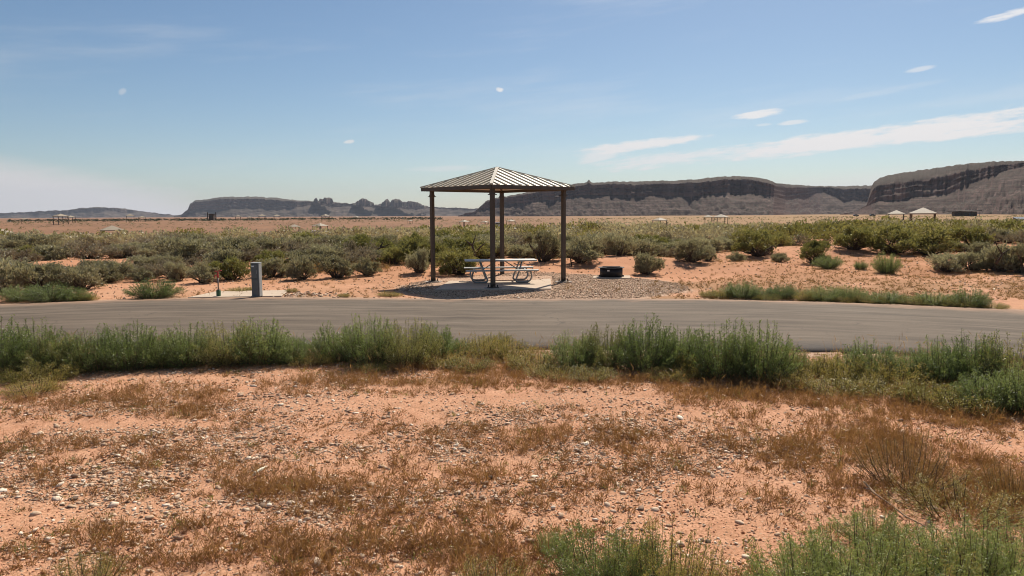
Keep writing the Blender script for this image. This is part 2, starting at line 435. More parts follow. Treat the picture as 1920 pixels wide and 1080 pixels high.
def rockmat(name, dark, mid, light, veg, ledge_scale=0.06, strata=1.0):
    m, t, o = newmat(name)
    P = tpos(t)
    g = t.nodes.new('ShaderNodeNewGeometry')
    sepn = t.nodes.new('ShaderNodeSeparateXYZ'); t.links.new(g.outputs['Normal'], sepn.inputs[0])
    band = tnoise(t, mapping(t, P, (0.0016, 0.0016, ledge_scale)), 1.0, 6, 0.62)
    blot = tnoise(t, P, 0.012, 7, 0.66)
    streaks = tnoise(t, mapping(t, P, (0.035, 0.035, 0.004)), 1.0, 5, 0.6)
    fine = tnoise(t, P, 0.11, 6, 0.75)
    cl = ramp(t, band, [(0.3, dark), (0.5, mid), (0.72, light)])
    cl = mixc(t, 0.22, cl, ramp(t, streaks, [(0.3, (0.25,) * 3), (0.7, (0.72,) * 3)]), 'OVERLAY')
    sl = ramp(t, blot, [(0.35, tuple(k * 0.42 for k in mid)), (0.52, tuple(k * 0.70 for k in mid)), (0.68, tuple(k * 0.85 for k in light))])
    sl = mixc(t, ramp(t, fine, [(0.46, (0, 0, 0)), (0.56, (0.9,) * 3)]), sl, veg)
    ln_ = tnoise(t, mapping(t, P, (0.0025, 0.0025, ledge_scale * 1.6)), 1.0, 4, 0.5)
    sl = mixc(t, ramp(t, tmath(t, 'ABSOLUTE', tmath(t, 'SUBTRACT', ln_, 0.5)), [(0.02, (0.9,) * 3), (0.05, (0, 0, 0))]), sl, tuple(k * 0.6 for k in dark))
    f = ramp(t, sepn.outputs[2], [(0.45, (0, 0, 0)), (0.72, (1, 1, 1))])
    c = mixc(t, f, cl, sl)
    att = attr(t, 'rim')
    c = mixc(t, tmath(t, 'MULTIPLY', att, 0.8), c, veg)
    principled(t, o, c, 0.95, 0, bump(t, tmath(t, 'ADD', fine, streaks), 0.6, 3.0), 0.1); return m
M['rock'] = rockmat('red_sandstone', (0.085, 0.052, 0.042), (0.155, 0.096, 0.078), (0.215, 0.145, 0.118), (0.070, 0.056, 0.042), 0.09)
M['farrock'] = rockmat('far_sandstone', (0.075, 0.055, 0.050), (0.13, 0.09, 0.078), (0.24, 0.165, 0.14), (0.08, 0.070, 0.050), 0.03)

M['brown'] = paint('brown_steel_paint', (0.068, 0.047, 0.032), 0.45, 0.0, 0.15, 5, 0.4)
M['roof'] = paint('tan_roof_metal', (0.60, 0.51, 0.385), 0.38, 0.0, 0.10, 3, 0.5, (0.42, 0.32, 0.24), 0.25)
M['hip'] = paint('tan_roof_trim', (0.58, 0.50, 0.385), 0.4, 0.0, 0.08, 3, 0.5)
M['ceiling'] = paint('white_ceiling_metal', (0.82, 0.79, 0.73), 0.5, 0.0, 0.05, 3, 0.4, (0.6, 0.5, 0.4), 0.15)
M['alu'] = paint('aluminium_plank', (0.40, 0.395, 0.37), 0.45, 0.4, 0.10, 4, 0.5, (0.40, 0.30, 0.22), 0.2)
M['galv'] = paint('galvanised_tube', (0.30, 0.30, 0.30), 0.45, 0.6, 0.12, 9, 0.5)
M['black'] = paint('black_steel', (0.014, 0.014, 0.016), 0.55, 0.1, 0.2, 6, 0.35, (0.05, 0.03, 0.02), 0.3)
M['ash'] = paint('ash', (0.16, 0.145, 0.13), 0.95, 0.0, 0.3, 12, 0.1)
M['pedestal'] = paint('blue_grey_cabinet', (0.145, 0.147, 0.142), 0.5, 0.0, 0.10, 4, 0.4, (0.25, 0.18, 0.13), 0.3)
M['pedside'] = paint('pale_grey_trim_and_sunlit_side', (0.36, 0.37, 0.36), 0.5, 0.0, 0.10, 4, 0.4)  # cap and latch grey, also the paler colour painted for the sunlit side
M['white'] = paint('white_sticker', (0.80, 0.80, 0.78), 0.5, 0.0, 0.05, 4)
M['red'] = paint('red_enamel', (0.50, 0.055, 0.04), 0.45, 0.0, 0.15, 8)
M['green'] = paint('green_enamel', (0.035, 0.11, 0.055), 0.5, 0.0, 0.15, 8)
M['pipe'] = paint('weathered_pipe', (0.26, 0.20, 0.17), 0.55, 0.4, 0.2, 8)
M['farroof'] = paint('cream_roof_metal', (0.34, 0.275, 0.20), 0.65, 0.0, 0.06, 1, 0.2)
M['bone'] = paint('bleached_wood', (0.85, 0.76, 0.56), 0.8, 0.0, 0.15, 20, 0.2)
M['twig'] = paint('dead_twig', (0.30, 0.22, 0.15), 0.9, 0.0, 0.3, 20, 0.1)
M['deadwood'] = paint('dead_shrub_wood', (0.075, 0.058, 0.048), 0.9, 0.0, 0.35, 12, 0.1)
M['carwhite'] = paint('white_car_paint', (0.78, 0.79, 0.80), 0.3, 0.0, 0.03, 2, 0.5)
M['cardark'] = paint('dark_car_paint', (0.05, 0.055, 0.065), 0.3, 0.0, 0.05, 2, 0.5)
M['glass'] = paint('dark_window_glass', (0.02, 0.025, 0.03), 0.12, 0.0, 0.05, 2, 0.6)
M['tyre'] = paint('tyre_rubber', (0.02, 0.02, 0.02), 0.85, 0.0, 0.1, 5, 0.2)
M['darkwall'] = paint('dark_brown_siding', (0.075, 0.058, 0.048), 0.7, 0.0, 0.15, 2)
M['bluegrey'] = paint('blue_grey_steel', (0.10, 0.115, 0.13), 0.55, 0.0, 0.15, 3)

# ------------------------------------------------------------------ mesh helpers
def np_mesh(name, V, F, mat, smooth=False, tint=None, attrs=None):
    """V (n,3); F list of (m,k) index arrays"""
    me = bpy.data.meshes.new(name)
    V = np.asarray(V, np.float32)
    me.vertices.add(len(V)); me.vertices.foreach_set('co', V.ravel())
    loops = np.concatenate([f.ravel() for f in F]).astype(np.int32)
    sizes = np.concatenate([np.full(len(f), f.shape[1], np.int32) for f in F])
    starts = np.concatenate([[0], np.cumsum(sizes)[:-1]]).astype(np.int32)
    me.loops.add(len(loops)); me.loops.foreach_set('vertex_index', loops)
    me.polygons.add(len(sizes)); me.polygons.foreach_set('loop_start', starts); me.polygons.foreach_set('loop_total', sizes)
    me.update(calc_edges=True)
    if smooth: me.polygons.foreach_set('use_smooth', np.ones(len(sizes), bool))
    allat = dict(attrs or {})
    if tint is not None: allat['tint'] = tint
    for k, a in allat.items():
        at = me.attributes.new(k, 'FLOAT', 'POINT'); at.data.foreach_set('value', np.asarray(a, np.float32))
    me.materials.append(mat)
    return me

class MB:
    def __init__(s): s.v = []; s.f = []
    def add(s, vs, fs):
        b = len(s.v); s.v += [tuple(p) for p in vs]; s.f += [tuple(i + b for i in f) for f in fs]; return s
    def box(s, c, d, rot=None):
        x, y, z = (k / 2 for k in d)
        vs = [Vector(p) for p in ((-x, -y, -z), (x, -y, -z), (x, y, -z), (-x, y, -z), (-x, -y, z), (x, -y, z), (x, y, z), (-x, y, z))]
        if rot is not None: vs = [rot @ p for p in vs]
        c = Vector(c)
        return s.add([p + c for p in vs], [(0, 3, 2, 1), (4, 5, 6, 7), (0, 1, 5, 4), (1, 2, 6, 5), (2, 3, 7, 6), (3, 0, 4, 7)])
    def beam(s, a, b, w, h, up=Vector((0, 0, 1))):
        a, b = Vector(a), Vector(b); d = (b - a).normalized()
        r = d.cross(up).normalized(); u = r.cross(d).normalized()
        vs = []
        for p in (a, b):
            vs += [p - r * w / 2 - u * h / 2, p + r * w / 2 - u * h / 2, p + r * w / 2 + u * h / 2, p - r * w / 2 + u * h / 2]
        return s.add(vs, [(0, 1, 2, 3), (7, 6, 5, 4), (0, 4, 5, 1), (1, 5, 6, 2), (2, 6, 7, 3), (3, 7, 4, 0)])
    def cyl(s, c, r, h, n=20, r2=None):
        r2 = r if r2 is None else r2; c = Vector(c)
        vs = [(c.x + r * math.cos(2 * PI * i / n), c.y + r * math.sin(2 * PI * i / n), c.z) for i in range(n)]
        vs += [(c.x + r2 * math.cos(2 * PI * i / n), c.y + r2 * math.sin(2 * PI * i / n), c.z + h) for i in range(n)]
        return s.add(vs, [(i, (i + 1) % n, n + (i + 1) % n, n + i) for i in range(n)] + [tuple(range(n - 1, -1, -1)), tuple(range(n, 2 * n))])
    def ring(s, c, ro, ri, h, n=40):
        c = Vector(c); vs = []
        for z in (0, h):
            for r in (ro, ri):
                vs += [(c.x + r * math.cos(2 * PI * i / n), c.y + r * math.sin(2 * PI * i / n), c.z + z) for i in range(n)]
        fs = []
        for i in range(n):
            j = (i + 1) % n
            fs += [(i, j, 2 * n + j, 2 * n + i), (n + j, n + i, 3 * n + i, 3 * n + j), (2 * n + i, 2 * n + j, 3 * n + j, 3 * n + i), (j, i, n + i, n + j)]
        return s.add(vs, fs)
    def tube(s, pts, radii, n=8):
        pts = [Vector(p) for p in pts]
        if isinstance(radii, (int, float)): radii = [radii] * len(pts)
        vs, fs = [], []
        ref = Vector((0.31, 0.17, 0.93))
        for i, p in enumerate(pts):
            d = (pts[min(i + 1, len(pts) - 1)] - pts[max(i - 1, 0)]).normalized()
            a = d.cross(ref)
            if a.length < 1e-3: a = d.cross(Vector((1, 0, 0)))
            a.normalize(); b = d.cross(a).normalized()
            vs += [p + (a * math.cos(2 * PI * k / n) + b * math.sin(2 * PI * k / n)) * radii[i] for k in range(n)]
        for i in range(len(pts) - 1):
            for k in range(n):
                fs.append((i * n + k, i * n + (k + 1) % n, (i + 1) * n + (k + 1) % n, (i + 1) * n + k))
        fs += [tuple(range(n - 1, -1, -1)), tuple(range((len(pts) - 1) * n, len(pts) * n))]
        return s.add(vs, fs)
    def mesh(s, name, mat, smooth=False, bevel=0.0):
        me = bpy.data.meshes.new(name); me.from_pydata(s.v, [], s.f); me.materials.append(mat)
        if smooth: me.polygons.foreach_set('use_smooth', np.ones(len(me.polygons), bool))
        me.update(); return me
    def obj(s, name, mat, parent=None, smooth=False, bevel=0.0):
        o = link(name, s.mesh(name, mat, smooth), parent)
        if bevel:
            b = o.modifiers.new('bevel', 'BEVEL'); b.width = bevel; b.segments = 2; b.limit_method = 'ANGLE'
        return o

def link(name, data, parent=None, loc=None, rotz=None, scale=None):
    o = bpy.data.objects.new(name, data); COL.objects.link(o)
    if parent is not None: o.parent = parent
    if loc is not None: o.location = loc
    if rotz is not None: o.rotation_euler = (0, 0, rotz)
    if scale is not None: o.scale = scale
    return o
def tag(o, label=None, cat=None, group=None, kind=None):
    if label: o['label'] = label
    if cat: o['category'] = cat
    if group: o['group'] = group
    if kind: o['kind'] = kind
    return o
def bend(pts, r=0.08, n=5):
    """round the corners of a polyline"""
    P = [Vector(p) for p in pts]; out = [P[0]]
    for i in range(1, len(P) - 1):
        a = (P[i - 1] - P[i]); b = (P[i + 1] - P[i])
        ra = min(r, a.length * 0.45); rb = min(r, b.length * 0.45)
        A = P[i] + a.normalized() * ra; B = P[i] + b.normalized() * rb
        for k in range(n + 1):
            t = k / n
            out.append(A * (1 - t) ** 2 + P[i] * 2 * t * (1 - t) + B * t ** 2)
    out.append(P[-1]); return out

# ------------------------------------------------------------------ brown litter / weed density in the foreground
def ell(x, y, px, py, rx, ry):
    c = gp(px, py)
    sx = rx / FPX * c.y
    y0 = gp(px, py + ry).y; y1 = gp(px, py - ry).y
    sy = max(0.1, (y1 - y0) / 2)
    return np.exp(-(((x - c.x) / sx) ** 2 + ((y - c.y) / sy) ** 2))
BROWN = [(250, 745, 130, 24, .9), (400, 770, 90, 20, .6), (720, 715, 240, 22, 1.0), (900, 695, 150, 22, .8), (1150, 720, 150, 14, .9),
         (1100, 815, 130, 22, .85), (900, 815, 120, 20, .7), (700, 800, 80, 30, .5), (1350, 730, 130, 22, .9), (1560, 745, 160, 26, 1.1),
         (1560, 800, 110, 36, 1.0), (1690, 850, 90, 60, 1.3), (1850, 780, 130, 60, 1.2), (1850, 900, 130, 40, 1.1), (1450, 850, 110, 36, .7),
         (1540, 890, 90, 30, .8), (1640, 935, 110, 25, .7), (1800, 925, 120, 34, 1.0), (500, 905, 120, 34, .8), (800, 885, 130, 28, .55),
         (250, 990, 190, 36, .45), (480, 1010, 160, 36, .5), (620, 960, 120, 30, .35), (150, 1050, 150, 40, .4), (750, 1040, 170, 40, .45),
         (930, 1040, 120, 50, .5), (950, 960, 110, 26, .35), (1250, 870, 110, 30, .5), (1080, 900, 100, 26, .4), (120, 840, 150, 22, .4),
         (1750, 730, 180, 18, .9), (300, 860, 90, 22, .3), (560, 1060, 120, 30, .5), (30, 905, 80, 26, .4)]
BARE = [(600, 762, 150, 12, .9), (900, 752, 170, 10, 1.0), (1150, 755, 90, 9, .7), (120, 712, 190, 10, 1.0), (200, 800, 150, 14, .7),
        (1470, 775, 60, 16, .6), (1880, 830, 90, 22, .7), (1650, 885, 60, 14, .8), (300, 960, 170, 18, .7), (1000, 975, 120, 20, .6),
        (1330, 1010, 110, 40, .7), (420, 1075, 80, 16, .5), (40, 980, 80, 22, .6)]
def weed_density(x, y):
    d = 0.30 * fbm(x / 1.3, y / 1.3, oct=4, seed=21) + 0.06
    for px, py, rx, ry, a in BROWN: d = d + 0.62 * a * ell(x, y, px, py, rx, ry)
    for px, py, rx, ry, a in BARE: d = d - 0.7 * a * ell(x, y, px, py, rx, ry)
    d = np.minimum(d, 0.95) * (0.1 + 2.3 * np.clip(fbm(x / 0.34, y / 0.34, oct=3, seed=23) - 0.16, 0, 1))
    return np.clip(d, 0, 1.0)
GRAVELLY = [(250, 770, 300, 40, .7), (150, 860, 260, 60, .8), (520, 830, 260, 40, .9), (700, 850, 120, 30, .9), (250, 700, 120, 20, .5), (860, 790, 140, 24, .9),
            (770, 940, 180, 26, .7), (560, 950, 130, 30, .8), (1020, 800, 120, 24, .8), (1250, 830, 180, 40, .8), (1350, 860, 150, 30, .9), (1400, 930, 120, 30, .6),
            (1200, 870, 140, 24, .6), (1000, 860, 200, 30, .6), (640, 705, 160, 20, .5), (1300, 720, 160, 20, .5), (1600, 860, 90, 40, .5), (400, 910, 220, 34, .6)]
def gravel_density(x, y):
    d = 0.16 + 0 * x
    for px, py, rx, ry, a in GRAVELLY: d = d + 0.75 * a * ell(x, y, px, py, rx, ry)
    return np.clip(d * (0.05 + 4.2 * np.clip(fbm(x / 0.55, y / 0.55, oct=4, seed=31) - 0.28, 0, 1)), 0, 1.2)

# ------------------------------------------------------------------ road outline (plan)
ROAD_FAR = [(-600, 600), (-200, 582), (0, 571.5), (180, 565), (350, 560), (520, 558), (700, 560.5), (840, 562), (1080, 561), (1300, 562), (1500, 566), (1640, 570), (1760, 575.5), (1920, 582), (2150, 596), (2500, 620)]
ROAD_NEAR = [(-900, 700), (-400, 670), (0, 653), (250, 650), (600, 652), (860, 655), (1010, 656), (1250, 656), (1480, 659), (1620, 662), (1800, 670), (1920, 677), (2300, 704), (2900, 760)]
def poly_xy(lst):
    p = [gp(*q) for q in lst]; return np.array([q.x for q in p]), np.array([q.y for q in p])
RFX, RFY = poly_xy(ROAD_FAR); RNX, RNY = poly_xy(ROAD_NEAR)
def smooth_interp(x, X, Y):
    x = np.asarray(x, float); s = 0
    for k in (-0.9, -0.45, 0, 0.45, 0.9): s = s + np.interp(x + k, X, Y)
    return s / 5
def road_far(x): return smooth_interp(x, RFX, RFY)
def road_near(x): return smooth_interp(x, RNX, RNY)

# ------------------------------------------------------------------ ground sheet
def build_ground():
    Y0 = -8.0
    nu, nr = 400, 480
    us = np.tan(np.linspace(-1.0, 1.0, nu)) * 0.98
    rs = np.concatenate([np.geomspace(4.0, 60.0, 300), np.geomspace(60.0, 14000.0, nr - 299)[1:]])
    U, R = np.meshgrid(us, rs)
    X, Y = U * R, R + Y0
    Z = gz_np(X, Y)
    on_road = (Y > road_near(X) + 0.06) & (Y < road_far(X) - 0.06)
    Z = np.where(on_road, -0.06, Z)
    x, y = X.ravel(), Y.ravel()
    V = np.stack([x, y, Z.ravel()], 1)
    nR = len(rs)
    i = np.arange(nR - 1)[:, None] * nu + np.arange(nu - 1)[None, :]
    i = i.ravel()
    F = np.stack([i, i + 1, i + nu + 1, i + nu], 1)
    fore = 1 - sstep(12.2, 13.0, y)
    wd = weed_density(x, y) * fore
    # verge on the far side of the road and among the shrubs
    vx = np.clip(fbm(x / 2.2, y / 2.2, oct=4, seed=41), 0, 1)
    px = 960 + FPX * x / np.maximum(y, 1)
    right = sstep(1180, 1320, px)
    lit2 = (sstep(0.40, 0.62, vx) * (0.5 + 0.5 * right) + right * (0.30 + 0.35 * sstep(0.3, 0.55, vx))) * sstep(19, 21, y) * (1 - sstep(60, 120, y))
    litter = np.clip(np.maximum(wd * 0.75, lit2), 0, 1)
    pebble = np.clip(gravel_density(x, y) * fore * 0.9, 0, 1)
    pc = gp(1000, 545); 
    ang = np.arctan2((y - 24.2) / 4.6, (x - 1.3) / 4.6)
    rr = np.sqrt(((y - 24.0) / 4.3) ** 2 + ((x - 1.0) / 4.9) ** 2)
    pad = 1 - sstep(0.75, 1.15, rr + 0.25 * (fbm(x / 1.1, y / 1.1, oct=3, seed=44) - 0.5))
    pad = np.maximum(pad, 0.62 * (1 - sstep(0.25, 0.9, np.abs(y - road_far(x)))) * (y > road_far(x) - 0.3))
    pad = np.maximum(pad, 0.8 * (1 - sstep(0.1, 0.6, np.abs(y - road_near(x) + 0.15))))
    far = sstep(110, 190, y)
    warm = sstep(-0.05, 0.22, x / np.maximum(y, 1)) * sstep(90, 250, y)
    me = np_mesh('ground', V, [F], M['ground'], True, None, dict(litter=litter, pebble=pebble, pad=pad, far=far, warm=warm, belt=sstep(22.5, 30, y) * (1 - pad)))
    tag(link('ground', me), 'red sandy desert ground running out to the open plain', None, None, 'structure')
build_ground()

def build_road():
    xs = np.linspace(-17, 17, 240)
    a, b = road_near(xs), road_far(xs)
    jit_n = (fbm(xs / 0.55, 0 * xs, oct=3, seed=51) - 0.5) * 0.22
    jit_f = (fbm(xs / 0.5, 0 * xs + 9, oct=3, seed=52) - 0.5) * 0.14
    a, b = a + jit_n, b + jit_f
    ts = np.array([0.0, 0.0, 0.03, 0.08, 0.2, 0.4, 0.6, 0.8, 0.93, 1.0, 1.0])
    zs = np.array([-0.10, 0.012, 0.045, 0.058, 0.072, 0.085, 0.085, 0.072, 0.05, 0.02, -0.10])
    V, al, ac = [], [], []
    for t, z in zip(ts, zs):
        y = a + (b - a) * t
        V.append(np.stack([xs, y, np.full_like(xs, z)], 1)); al.append(xs); ac.append((b - a) * t)
    V = np.concatenate(V); n = len(xs)
    i = (np.arange(len(ts) - 1)[:, None] * n + np.arange(n - 1)[None, :]).ravel()
    F = np.stack([i, i + 1, i + n + 1, i + n], 1)
    me = np_mesh('road', V, [F], M['asphalt'], False, None, dict(along=np.concatenate(al), across=np.concatenate(ac)))
    tag(link('road', me), 'worn brown-grey asphalt campground road crossing the picture', None, None, 'structure')
build_road()

# ------------------------------------------------------------------ mesas
def mesa(name, label, dist, sky_pts, foot_pts, talus_pts, mat, depth, flute, seed, px0, px1, n, drop=0.0, ledges=2, cap=0.2):
    """cliff-and-talus landform: dist/sky/foot/talus are (px, value) profiles along the rim; sky, foot and talus are picture heights
    turned into metres at that place's own distance"""
    px = np.linspace(px0, px1, n)
    R = np.interp(px, *zip(*dist))
    fl = (fbm(px / 26.0, 0 * px, oct=5, seed=seed, gain=0.6) - 0.5) * 2 * flute
    Rs = R + (fbm(px / 60.0, 0 * px, oct=2, seed=seed + 3) - 0.5) * flute
    fl2 = (fbm(px / 5.0, 0 * px, oct=3, seed=seed + 9) - 0.5) * 2 * flute * 0.14
    Rc = R + fl + fl2
    def hgt(lst, RR): return (HORIZON - np.interp(px, *zip(*lst))) / FPX * RR + CAMH
    jag = (fbm(px / 7.0, 0 * px + 3, oct=4, seed=seed + 4) - 0.5)
    top = hgt(sky_pts, Rc) + jag * 0.0022 * R
    tal = hgt(talus_pts, Rc) + (fbm(px / 30.0, 0 * px, oct=4, seed=seed + 2) - 0.5) * 0.006 * R
    tal = np.minimum(tal, top - 0.0005 * R)
    foot = hgt(foot_pts, R * 0.9) - 0.004 * R
    rows_r, rows_z, rim = [], [], []
    k1, k2 = 56, 18
    spread = np.clip((tal - foot) * 3.6, 30, None)
    for j in range(k1):                                   # talus, with benches
        t = j / (k1 - 1)
        prof = 0.55 * t + 0.45 * t ** 1.9
        step = 0.05 * np.sin(t * PI * 2 * (ledges + 0.5) + 3 * fbm(px / 60.0, 0 * px, oct=2, seed=seed + 15)) * (1 - t) * 1.2
        nzv = (fbm(px / 8.0, t * 11.0, oct=5, seed=seed + 11) - 0.5) * 0.30 * (0.25 + t * (1 - t) * 3)
        gull = -np.abs(fbm(px / 13.0 + 2 * t, t * 2.0, oct=3, seed=seed + 12) - 0.5) * 0.30 * t * (1 - t) * 4
        z = foot + (tal - foot) * np.clip(prof + step + (nzv + gull * 0.6) * (1 - t) ** 0.4 * min(1, t * 6), -0.05, 1.0)
        rows_r.append(Rs * (1 - t ** 5) + Rc * t ** 5 - spread * (1 - t)); rows_z.append(z); rim.append(0 * px)
    H = top - tal
    cf = cap * (0.75 + 0.5 * fbm(px / 35.0, 0 * px, oct=3, seed=seed + 21))
    bench = fbm(px / 45.0, 0 * px, oct=2, seed=seed + 6)
    for j in range(1, k2 + 1):                            # cliff, in two or three lifts with benches between
        t = j / k2
        st_ = sstep(0.30, 0.36, t + 0.2 * (bench - 0.5)) * 0.22 + sstep(0.62, 0.68, t + 0.25 * (bench - 0.5)) * 0.16
        rough = (fbm(px / 6.0, t * 5.0, oct=4, seed=seed + 7) - 0.5) * 0.26 * H + (fbm(px / 60.0, t * 9.0, oct=2, seed=seed + 17) - 0.5) * 0.10 * H
        rows_r.append(Rc + H * st_ + 0.14 * H * t + rough); rows_z.append(tal + H * (1 - cf) * t); rim.append(0 * px)
    R1 = Rc + 0.52 * H
    for j in range(1, 8):                                 # rounded cap above the rim
        t = j / 7
        rr_ = R1 + (1.5 * H * cf / cap * t)
        zz_ = tal + H * (1 - cf) + H * cf * (1 - (1 - t) ** 1.7)
        zz_ = CAMH + (zz_ - CAMH) * (1 + (rr_ / Rc - 1) * t) + (fbm(px / 6.0, t * 5.0, oct=3, seed=seed + 23) - 0.5) * 0.12 * H * (1 - t)
        rows_r.append(rr_); rows_z.append(zz_); rim.append(0 * px + 0.45 + 0.55 * t)
    cz, R2 = rows_z[-1], rows_r[-1]
    for j in range(1, 7):                                 # plateau falling gently away behind
        t = j / 6
        rows_r.append(R2 + depth * t); rows_z.append(cz - 0.004 * R * t - drop * t - (0.3 * (cz - foot)) * max(0, t - 0.6)); rim.append(0 * px + 1.0)
    RR = np.array(rows_r); ZZ = np.array(rows_z)
    u = (px - 960.0) / FPX
    X = u[None, :] * RR; Y = RR
    V = np.stack([X.ravel(), Y.ravel(), ZZ.ravel()], 1)
    m = len(RR)
    i = (np.arange(m - 1)[:, None] * n + np.arange(n - 1)[None, :]).ravel()
    F = np.stack([i, i + 1, i + n + 1, i + n], 1)
    me = np_mesh(name, V, [F], mat, False, None, dict(rim=np.array(rim).ravel()))
    return tag(link(name, me), label, None, None, 'structure')

# roll of the camera tilts the horizon a little: skyline heights below are corrected for it
def sk(lst): return [(p, y - (960 - p) * 0.00524) for p, y in lst]
mesa('mesa', 'long dark sandstone mesa with a sheer rim behind the shelter',
     [(860, 2500), (1000, 2150), (1250, 1950), (1400, 1800), (1448, 1820), (1470, 2250), (1540, 2700), (1640, 2500), (1760, 2400)],
     sk([(860, 404), (893, 396), (912, 377), (935, 371), (985, 362), (1030, 352), (1075, 346), (1100, 343), (1104, 338), (1108, 343), (1140, 342), (1200, 341), (1260, 339), (1305, 337), (1340, 333), (1380, 331), (1415, 333.5), (1445, 340), (1453, 345), (1480, 347), (1530, 350), (1575, 350), (1640, 348), (1760, 346)]),
     sk([(860, 408), (1300, 406), (1760, 407)]),
     sk([(860, 405), (893, 398), (912, 390), (960, 384), (1040, 374), (1100, 366), (1180, 366), (1260, 369), (1330, 363), (1400, 364), (1445, 368), (1480, 372), (1540, 362), (1580, 378), (1600, 372), (1640, 378), (1760, 380)]),
     M['rock'], 500, 46, 100, 860, 1760, 760)
mesa('butte', 'broad slope-shouldered sandstone butte rising on the right',
     [(1560, 1750), (1632, 1500), (1700, 1400), (1900, 1250), (2300, 1150)],
     sk([(1560, 405), (1600, 396), (1622, 385), (1629, 352), (1634, 342), (1645, 334), (1662, 329), (1700, 323), (1750, 316), (1800, 309), (1850, 304.5), (1920, 303), (2050, 308), (2300, 330)]),
     sk([(1560, 408), (2300, 409)]),
     sk([(1560, 406), (1600, 399), (1622, 388), (1640, 377), (1700, 373), (1750, 367), (1790, 356), (1830, 338), (1870, 322), (1920, 314), (2050, 316), (2300, 338)]),
     M['rock'], 420, 34, 140, 1560, 2300, 560, ledges=3, cap=0.34)
mesa('mesa', 'flat-topped dark blue-grey mesa far off on the left',
     [(330, 5200), (420, 5000), (560, 5000), (700, 5400), (920, 5800)],
     sk([(330, 405), (346, 401), (356, 393), (361, 382), (372, 376), (384, 375.5), (420, 370), (470, 369), (520, 371), (545, 374.5), (600, 378), (680, 383), (760, 386.5), (808, 388), (860, 390), (920, 392)]),
     sk([(330, 406), (920, 406)]),
     sk([(330, 405.5), (346, 403), (356, 397), (372, 392), (460, 391), (530, 392), (560, 388), (600, 386), (680, 387), (760, 391), (860, 394), (920, 396)]),
     M['farrock'], 1500, 40, 180, 330, 920, 420)
mesa('ridge', 'low blue-grey ridge on the horizon at the far left',
     [(-300, 6800), (200, 6500), (345, 7000)],
     sk([(-300, 402), (-100, 402), (0, 400.5), (60, 397), (120, 394.5), (165, 390), (195, 388), (212, 390), (235, 391), (258, 394), (285, 398), (320, 402), (345, 405)]),
     sk([(-300, 406), (345, 406)]),
     sk([(-300, 404), (0, 403), (120, 398), (200, 395), (260, 398), (320, 404), (345, 406)]),
     M['farrock'], 1500, 60, 220, -300, 345, 300)

def rock_fins(label, px0, px1, pts, dist, seed):
    """weathered sandstone fins standing on the far mesa: solid, with their own thickness"""
    n = 90
    px = np.linspace(px0, px1, n)
    top = (HORIZON - np.interp(px, *zip(*sk(pts)))) / FPX * dist + CAMH
    top += (fbm(px / 2.2, 0 * px, oct=3, seed=seed) - 0.5) * 10
    base = (HORIZON - np.interp(px, [590, 631, 663, 707, 806], sk([(0, 383.5)])[0][1] * 0 + np.array([379.5, 382, 384, 386, 389.5]) - 1.2)) / FPX * dist
    th = 60 + 50 * fbm(px / 5.0, 0 * px, oct=3, seed=seed + 1)
    rows = []
    for f, zf in ((-1.0, 0.0), (-0.8, 0.45), (-0.62, 0.8), (-0.4, 0.96), (0.0, 1.0), (0.4, 0.95), (0.7, 0.7), (1.0, 0.0)):
        r = dist + f * th + (fbm(px / 1.8, zf * 5, oct=3, seed=seed + 3) - 0.5) * 40
        rows.append(np.stack([(px - 960) / FPX * r, r, base + (top - base) * zf], 1))
    V = np.concatenate(rows); m = 8
    i = (np.arange(m - 1)[:, None] * n + np.arange(n - 1)[None, :]).ravel()
    me = np_mesh('rock_fin', V, [np.stack([i, i + 1, i + n + 1, i + n], 1)], M['farrock'], False, None, dict(rim=np.zeros(len(V))))
    tag(link('rock_fin', me), label, 'rock', 'sandstone fins on the far mesa')
rock_fins('small castle-like rock fin standing on the far mesa top', 590, 631, [(590, 381), (593, 373), (597, 371), (601, 377), (603, 372), (608, 374), (612, 370.5), (620, 371), (626, 372), (628, 379), (631, 381)], 5050, 301)
rock_fins('rounded rock fin in the middle of the far mesa top', 663, 707, [(663, 385), (670, 379), (678, 374), (684, 372), (690, 374), (696, 378), (703, 380), (704, 384), (707, 386)], 5250, 311)
rock_fins('longest jagged row of rock fins, nearest the shelter roof', 708, 806, [(708, 386), (718, 381), (724, 376), (729, 373.5), (734, 379), (738, 375), (742, 373), (751, 373.5), (757, 378), (764, 380), (768, 377), (778, 378), (786, 380), (793, 384), (806, 388)], 5400, 321)

